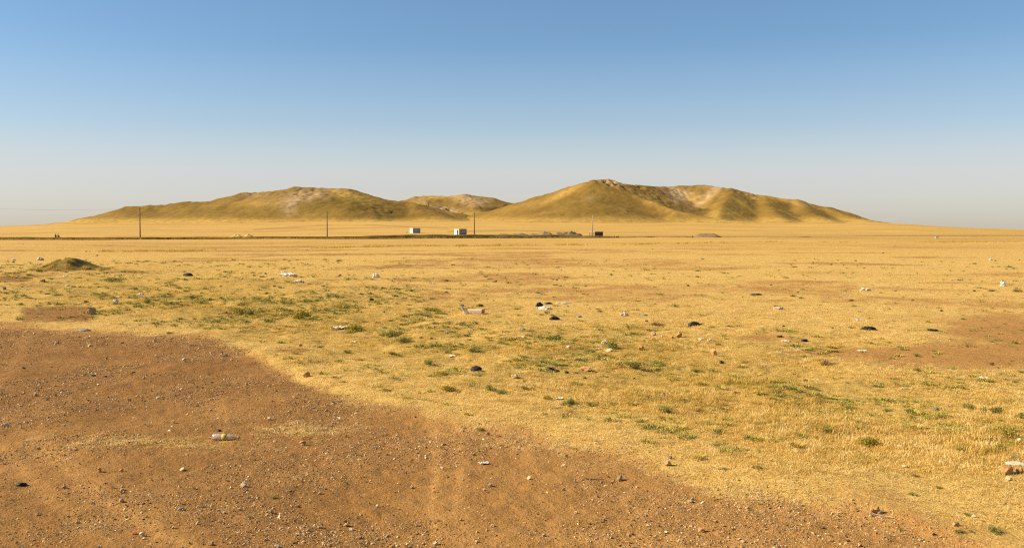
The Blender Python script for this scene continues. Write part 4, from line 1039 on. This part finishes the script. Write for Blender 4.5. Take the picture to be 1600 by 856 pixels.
T('Q', 1461, 637, 14, 'row of small dark grey blocks in the right grass', 'the dark grey blocks', h=.6)
T('K', 860, 577, 13, 'dark bag in the middle of the near grass', 'the dark bag in the near grass', h=.6)
T('W', 850, 575, 7, 'white and red scrap left of the dark bag in the near grass')
T('K', 870, 580, 9, 'second dark lump right against the dark bag in the near grass', h=.7)
T('K', 885, 582, 8, 'dark fold of plastic right of the dark bag in the near grass', h=.7)
T('R', 917, 574, 21, 'reddish brown bag shaped lump in the near grass', 'the reddish lump', h=.75)
T('T', 903, 582, 22, 'pale stick in front of the reddish lump', ang=.5)
T('P', 804, 587, 14, 'whitish stone in the near grass', 'the whitish stone', h=.8)
T('R', 1116, 552, 15, 'pointed tan rock right of the stone cluster', 'the pointed tan rock', h=1.2)
T('D', 1127, 565, 12, 'dark clod in front of the pointed tan rock', h=1.1)
T('S', 1021, 521, 11, 'brown rock at the left of the stone cluster', 'the stone cluster', h=1.1)
T('R', 1061, 524, 13, 'upright tan rock at the right of the stone cluster', h=1.2)
T('P', 1037, 523, 11, 'flat pale rock in the middle of the stone cluster', h=.5)
T('R', 1019, 529, 9, 'low tan rock in front of the brown rock of the stone cluster', h=.7)
T('R', 1050, 527, 8, 'low orange rock before the upright tan rock')
T('R', 1002, 544, 12, 'rounded tan rock beside green weeds', 'the rounded tan rock', h=1.2)
T('P', 952, 546, 13, 'pale rounded rock before the dark green shrub', 'the pale rounded rock', h=.7)
T('W', 945, 534, 13, 'grey white film behind the dark green shrub', h=.5, mat=M_PLASTIC_P)
T('W', 935, 544, 10, 'dusty film scrap left of the pale rounded rock', h=.35, mat=M_PLASTIC_P)
T('P', 889, 541, 12, 'whitish stone left of the small green shrub', h=.6)
T('P', 1036, 616, 9, 'square white block in the near grass', 'the white block', h=1.2)
T('R', 1000, 608, 13, 'reddish brown rock left of the white block', h=.5)
T('F', 874, 622, 11, 'flat white scrap in the near grass', 'the flat white scrap')
T('R', 473, 691, 15, 'flat tan stone in the thin dry grass of the bare soil', 'the flat tan stone', h=.7)
T('F', 756, 723, 15, 'crumpled white paper on the bare soil', 'the crumpled paper')
T('Q', 766, 756, 8, 'blue grey stone in front of the crumpled paper')
T('D', 649, 651, 8, 'dark stone near the upper soil edge, middle', 'the dark stone at the soil edge', h=1.2)
T('L', 558, 710, 18, 'flat reddish twig on the bare soil', 'the reddish twig')
T('T', 492, 637, 15, 'crooked dark and pale twig on the bare soil', 'the crooked twig', ang=.5)
T('K', 33, 755, 15, 'dark twisted scrap at left on the bare soil', 'the twisted scrap', h=.4)
T('P', 8, 663, 13, 'pale stone at the left edge of the bare soil', 'the pale edge stone', h=.8)
T('P', 381, 757, 11, 'upright pale stone on the bare soil', 'the upright pale stone', h=1.3)
T('P', 285, 732, 10, 'pale tan stone left of the upright pale stone', h=.8)
T('Q', 282, 793, 12, 'dark grey flat stone on the bare soil, lower left', 'the dark grey flat stone', h=.7)
T('P', 222, 834, 12, 'pale grey stone beside a red scrap', 'the stone by the red scrap', h=.9)
T('F', 212, 833, 8, 'thin red scrap beside a pale grey stone', mat=M_RED, h=.2)
T('P', 1160, 844, 8, 'small white stone near the bottom edge', h=.8)
T('R', 1146, 853, 11, 'dark red stone at the bottom edge', h=.6)
T('P', 1078, 781, 11, 'flat cream stone on the bare soil', 'the flat cream stone', h=.6)
T('S', 933, 775, 7, 'upright brown stone below the long dark root', h=1.2)
T('F', 530, 512, 24, 'crushed pinkish paper among the weeds', 'the pinkish paper', mat=M_CARD, h=.3)
T('L', 197, 572, 20, 'straight dark stick on the bare soil at left', 'the straight dark stick', ang=.05)
T('T', 300, 694, 15, 'thin pale straw stick left of the plastic bottle', ang=-.45)
T('L', 110, 528, 13, 'flat dark splinter near the upper soil edge', ang=.1)
T('R', 479, 585, 14, 'brown stone in the corner of the bare soil', 'the brown corner stone', h=1.1)
T('R', 469, 539, 7, 'small tan stone on the bare tongue of soil')
T('L', 536, 597, 15, 'pale twisted root near the brown corner stone', ang=-.3)
T('P', 242, 532, 8, 'pale brown stone on the upper bare soil', 'the pale brown stone', h=1.1)
T('P', 288, 563, 9, 'tan stone with a dark shadow on the upper bare soil', 'the tan soil stone', h=1.1)
T('Q', 301, 538, 8, 'dark grey stone right of the pale brown stone', h=.8)
T('D', 165, 588, 7, 'round dark stone on the left bare soil', 'the round dark stone', h=1.4)
T('Q', 146, 585, 9, 'flat dark stone left of the round dark stone', h=.7)
T('W', 1548, 406, 5, 'tiny white scrap on the far stubble at right', h=.9)
# ---- shrubs with their own words
T('G', 954, 539, 27, 'dark green shrub behind the pale rounded rock', 'the dark green shrub')
T('G', 990, 569, 27, 'wide green shrub in the near grass right of centre', 'the wide green shrub')
T('G', 865, 527, 30, 'wispy grey green shrub in the middle grass', 'the wispy shrub', h=.9)
T('G', 609, 521, 26, 'grey green bushy shrub in the weeds left of centre', 'the bushy shrub')
T('Y', 556, 511, 26, 'yellow green leafy shrub right of the pinkish paper', 'the yellow green shrub')
T('G', 628, 530, 22, 'green shrub just right of the bushy shrub')
T('Y', 477, 491, 32, 'broad yellow green shrub in the weeds at left', 'the broad yellow green shrub')
T('Y', 1363, 688, 34, 'round yellow shrub in the right grass', 'the round yellow shrub')
T('G', 1513, 634, 20, 'dark green round shrub, left one of the pair at right', 'the left round shrub', h=1.1)
T('G', 1556, 640, 23, 'dark green round shrub, right one of the pair at right', 'the right round shrub', h=1.15)
T('G', 1596, 649, 18, 'dark green shrub cut by the right edge of the view', h=1.1)
T('Y', 1572, 677, 30, 'yellowish green shrub above the lilac cloth', 'the yellowish shrub')
T('G', 1502, 702, 22, 'green shrub in the right grass left of the lilac cloth', 'the green shrub by the cloth')
T('G', 1564, 698, 20, 'dull green shrub under the yellowish shrub')
T('G', 1554, 826, 24, 'dark green shrub in the lower right corner', 'the corner shrub')
T('G', 1500, 827, 22, 'low green tuft before the dark flat stone', h=.5)
T('G', 1511, 803, 12, 'small green tuft left of the pale flat stone')
T('G', 1185, 729, 19, 'low green tuft on the soil edge right of centre', 'the low green tuft', h=.7)
T('G', 1132, 731, 14, 'small green tuft left of the low green tuft', h=.7)
T('G', 1293, 670, 18, 'grey green shrub left of the round yellow shrub')
T('G', 1042, 639, 20, 'green shrub in front of the white block')
T('Y', 1269, 643, 19, 'yellow green shrub in the right grass', 'the small yellow green shrub')
T('G', 175, 434, 30, 'long green weed patch right of the earth mound', 'the green patch by the mound', h=.6)
T('G', 390, 487, 22, 'dark green shrub at the right of the dark furrow', 'the furrow shrub')
T('Y', 370, 482, 24, 'yellow green weeds along the dark furrow', h=.7)
T('N', 280, 447, 15, 'spiky brown weed in the left grass', 'the spiky brown weed', h=1.2)
T('N', 150, 441, 14, 'brown weed clump in front of the earth mound', h=.8)
T('N', 445, 470, 14, 'brown green weed tuft in the left field', 'the brown green tuft')
T('N', 1122, 535, 15, 'dry tuft right of the stone cluster', h=1.0)
T('G', 265, 518, 14, 'dark green tuft on the upper soil edge', 'the dark green tuft', h=.5)
T('G', 500, 541, 14, 'small green tuft on the soil edge below the weeds', h=.7)
T('G', 544, 549, 14, 'grey green tuft below the yellow green shrub')
# ---- countless little green and yellow weeds through the grass
def weedm(seed, n):
    m = blades_mesh('weed_piece', n, 0.35, 0.6, 0.055, 1.1, 0.1, dome=True, seed=seed); return m
wp = [bushm(100 + k, 90) for k in range(4)] + [weedm(120 + k, 46) for k in range(4)]
k = MK('small_weed_leaves', 0.85, 0.1); tt = k.M('ADD', k.attr('tint', 'INSTANCER'), k.M('MULTIPLY', k.M('SUBTRACT', k.attr('bl'), 0.5), 0.3))
k.out(k.ramp(tt, [(0.0, (0.13, 0.15, 0.035)), (0.3, (0.29, 0.28, 0.06)), (0.55, (0.46, 0.37, 0.065)), (0.8, (0.50, 0.34, 0.07)), (1.0, (0.66, 0.46, 0.13))]))
xx, yy = px_field(90000, 9.0, 75)
zz, gx_, gy_ = ground_info(xx, yy); dr_ = dirt_rel(gx_, gy_); wd_ = weedy(gx_, gy_)
cl = fbm(xx / 1.2, yy / 1.2, 4, 301); cl2 = fbm(xx / 5, yy / 5, 3, 302)
pr = (1 - sstep(-0.10, -0.02, dr_)) * np.clip(0.02 + 0.85 * wd_ * np.clip(cl + 0.6 * cl2 + 0.05, 0, 1), 0, 1)
keep = RNG.random(len(xx)) < pr
xx, yy, zz, cl, cl2 = xx[keep], yy[keep], zz[keep], cl[keep], cl2[keep]; n = len(xx)
s_ = (0.045 + 0.11 * RNG.random(n) ** 2.4) * (1 + np.clip((yy - 15) / 40, 0, 1.2))
scatter('small_weeds', (np.stack([xx, yy, zz], 1), np.stack([np.zeros(n), np.zeros(n), RNG.random(n) * 6.28], 1), np.stack([s_ * 1.4, s_ * 1.4, s_ * (0.6 + 0.5 * RNG.random(n))], 1), RNG.integers(0, 8, n),
        np.clip(0.42 - 0.20 * cl2 + 0.22 * RNG.normal(size=n), 0, 1)), wp, k.m, 'small green and yellow weeds growing all through the dry grass')
# ---- the many small ones; their labels are worked out from their neighbours below
for a in [(55, 616, 8), (247, 621, 7), (284, 608, 6), (270, 658, 8), (58, 802, 8), (190, 735, 9), (191, 764, 8), (190, 781, 11), (155, 734, 10), (330, 848, 11), (460, 620, 6), (421, 654, 8), (422, 798, 10),
          (439, 825, 9), (433, 852, 11), (549, 826, 9), (606, 836, 8), (681, 848, 10), (644, 760, 8), (678, 767, 9), (691, 730, 7), (720, 811, 6), (762, 677, 9), (884, 711, 8), (827, 746, 9), (1096, 827, 14), (1168, 794, 9),
          (1337, 796, 10), (166, 560, 6), (89, 534, 8), (140, 539, 7), (54, 521, 6), (242, 690, 7), (120, 680, 6), (350, 800, 7), (500, 770, 8), (590, 790, 7), (900, 800, 7), (995, 760, 6), (880, 764, 7), (1215, 790, 7), (1255, 812, 8),
          (1260, 838, 7), (770, 820, 8), (850, 835, 8), (540, 680, 6), (620, 700, 6), (100, 600, 6), (225, 590, 6), (385, 600, 6), (430, 610, 6), (330, 640, 6), (150, 640, 6), (60, 700, 7), (100, 760, 8)]:
    T(random.choice('SPSPR'), *a)
for a in [(353, 555, 8), (37, 574, 8), (331, 597, 7), (192, 535, 8), (666, 698, 6), (700, 745, 6), (146, 786, 9), (720, 640, 5)]: T('D', *a)
for a in [(379, 435, 5), (397, 430, 7), (415, 427, 7), (429, 447, 8), (531, 430, 9), (636, 446, 7), (697, 456, 10), (771, 469, 6), (775, 439, 7), (877, 422, 5), (870, 437, 7), (887, 478, 6), (915, 447, 6), (1010, 435, 5),
          (1018, 438, 4), (1205, 445, 7), (1247, 456, 6), (1273, 405, 4), (1299, 413, 6), (1318, 414, 5), (1337, 407, 6), (1380, 395, 5), (1400, 454, 6), (1331, 469, 12), (1426, 469, 8), (1497, 437, 6), (1516, 437, 5), (1522, 454, 8),
          (1389, 482, 6), (1471, 485, 9), (1224, 509, 7), (1301, 512, 7), (1550, 568, 12), (1560, 574, 6), (1241, 584, 8), (1259, 594, 12), (382, 465, 12), (674, 528, 8), (658, 527, 9), (660, 540, 9), (1010, 501, 10), (845, 491, 9),
          (914, 590, 9), (991, 591, 8), (819, 595, 9), (1274, 436, 4), (1075, 446, 8), (1160, 464, 4), (480, 390, 4), (541, 397, 4), (572, 407, 3), (465, 413, 4), (481, 412, 5), (211, 391, 5), (231, 391, 3), (152, 399, 6), (259, 410, 4),
          (718, 386.5, 4), (837, 382, 3), (918, 381.5, 3), (1020, 389, 4), (1398, 384, 3), (980, 413, 4), (1593, 406, 4), (947, 407, 4), (1555, 407, 6), (345, 447, 6), (21, 409, 8), (1440, 452, 6), (1371, 672, 9), (760, 462, 4), (350, 474, 6), (1086, 460, 5), (1433, 427, 4), (600, 487, 6), (540, 476, 5), (1210, 433, 3), (1107, 444, 4)]:
    T('D', *a)
for a in [(220, 459, 9), (235, 463, 6), (497, 443, 5), (405, 415, 5), (675, 442, 9), (697, 519, 7), (717, 510, 5), (594, 511, 7), (552, 534, 9), (707, 556, 12), (975, 491, 13), (815, 526, 11), (945, 561, 12), (47, 409, 8), (21, 406, 7), (106, 446, 8),
          (329, 416, 6), (190, 429, 8), (35, 381, 4), (69, 388, 4), (1406, 697, 9), (1387, 712, 11), (1541, 667, 8), (1481, 634, 8), (1497, 648, 6), (1452, 702, 11), (1536, 590, 15), (1415, 728, 9), (1110, 531, 10), (1095, 530, 8), (618, 491, 5), (1558, 455, 7), (437, 485, 5), (1120, 369.5, 3)]:
    T(random.choice('WF'), *a, mat=random.choice([M_PLASTIC_P, M_PAPER, M_PLASTIC_P]))
for a in [(904, 494, 7), (1007, 492, 7), (816, 514, 8)]: T('B', *a, h=.4)
for a in [(1247, 630, 14), (1342, 670, 16), (1126, 672, 14), (922, 629, 17), (890, 627, 22), (855, 620, 14), (781, 610, 22), (751, 669, 15), (696, 603, 26), (765, 605, 20), (1026, 566, 20), (920, 546, 16), (1086, 577, 17), (1093, 598, 22), (1432, 554, 12),
          (1434, 576, 12), (1361, 535, 9), (1482, 589, 10), (1586, 595, 9), (1257, 556, 14), (531, 562, 14), (527, 477, 13), (905, 560, 16), (848, 560, 14), (740, 545, 18), (720, 460 + 45, 14), (612, 550, 16), (670, 565, 18), (690, 580, 22), (820, 455 + 150, 16), (1010, 640 - 20, 10),
          (420, 500, 20), (340, 500, 20), (230, 470, 16), (210, 450, 14), (300, 462, 16), (60, 422, 14), (45, 428, 12), (31, 497, 12), (390, 806, 10), (1404, 845 - 20, 8), (1583, 716, 14), (1535, 716, 12), (1310, 708 - 30, 10), (430, 776, 12), (722, 692, 7), (1425, 770, 14), (1385, 640, 12), (1465, 760, 12)]:
    T(random.choice('GGY'), *a, h=random.uniform(.6, 1.0))
for a in [(1257, 645, 14), (1235, 640, 12), (1430, 740, 16), (1120, 600, 14), (1150, 610, 14), (835, 600, 16), (960, 605, 14), (1025, 500, 30), (700, 500, 14), (640, 480, 12), (590, 500, 14), (1110, 508, 16), (1140, 506, 18), (1330, 508, 18), (1580, 690, 14), (1590, 450, 24), (1550, 450, 20), (1500, 600, 12), (855, 485, 16), (570, 500, 14)]:
    T('N', *a, h=random.uniform(.5, .9))

# ---- labels from neighbours
for o, kind, px, py, w_, label, lm in pending:
    if lm: LANDMARKS.append((lm, px, py))
    if label: o['label'] = label
LANDMARKS += [('the earth mound', 106, 410), ('the brick hut', 932, 366), ('the leftmost pole', 219, 372), ('the white and grey hut', 718, 366), ('the tan heap', 1105, 370)]
WORD = {'S': 'brown stone', 'P': 'pale stone', 'R': 'reddish stone', 'Q': 'grey stone', 'D': 'dark clod', 'K': 'black scrap', 'B': 'bluish plastic scrap', 'W': 'dusty white plastic scrap', 'F': 'thin pale scrap',
        'G': 'green tuft', 'Y': 'yellow green tuft', 'N': 'dry brown weed', 'T': 'pale stick', 'L': 'dark stick'}
GROUP = {'S': 'loose stones lying about', 'P': 'loose stones lying about', 'R': 'loose stones lying about', 'Q': 'loose stones lying about', 'D': 'dark clods scattered over the ground', 'K': 'litter scattered over the field', 'B': 'litter scattered over the field',
         'W': 'litter scattered over the field', 'F': 'litter scattered over the field', 'G': 'low shrubs and green tufts', 'Y': 'low shrubs and green tufts', 'N': 'dry weeds in the grass', 'T': 'sticks and twigs', 'L': 'sticks and twigs'}
used = {o['label'] for o in bpy.data.objects if 'label' in o}
def where(dx, dy):
    if abs(dx) > 2.2 * abs(dy): return 'left of' if dx < 0 else 'right of'
    if abs(dy) > 2.2 * abs(dx): return 'behind' if dy < 0 else 'in front of'
    return ('behind and left of' if dx < 0 else 'behind and right of') if dy < 0 else ('in front and left of' if dx < 0 else 'in front and right of')
for o, kind, px, py, w_, label, lm in pending:
    o['group'] = GROUP[kind]
    if label: continue
    real = w_ * 2.2 / max(py - 362, 5)
    size = 'tiny ' if w_ < 6 else ('small ' if w_ < 11 else '')
    dirt_ = (py - np.interp(px, DX, DY)) > 0
    lms = sorted(LANDMARKS, key=lambda l: math.hypot(l[1] - px, (l[2] - py) * 2))
    done = False
    for q in (size + WORD[kind], size + WORD[kind] + (' on the bare soil' if dirt_ else ' in the dry grass')):
        for nm, lx, ly in lms[:4]:
            dist = math.hypot(lx - px, (ly - py) * 2)
            for adv in ('just ' if dist < 45 else '', 'farther ' if dist >= 45 else ''):
                t_ = '%s %s%s %s' % (q, adv, where(px - lx, py - ly), nm)
                if t_ not in used and len(t_.split()) <= 16: done = True; break
            if done: break
        if done: break
    if not done:
        for (n1_, x1_, y1_) in lms[:6]:
            for (n2_, x2_, y2_) in lms[:8]:
                t_ = '%s between %s and %s' % (size + WORD[kind], n1_, n2_)
                if n1_ != n2_ and t_ not in used and len(t_.split()) <= 16: done = True; break
            if done: break
    used.add(t_); o['label'] = t_
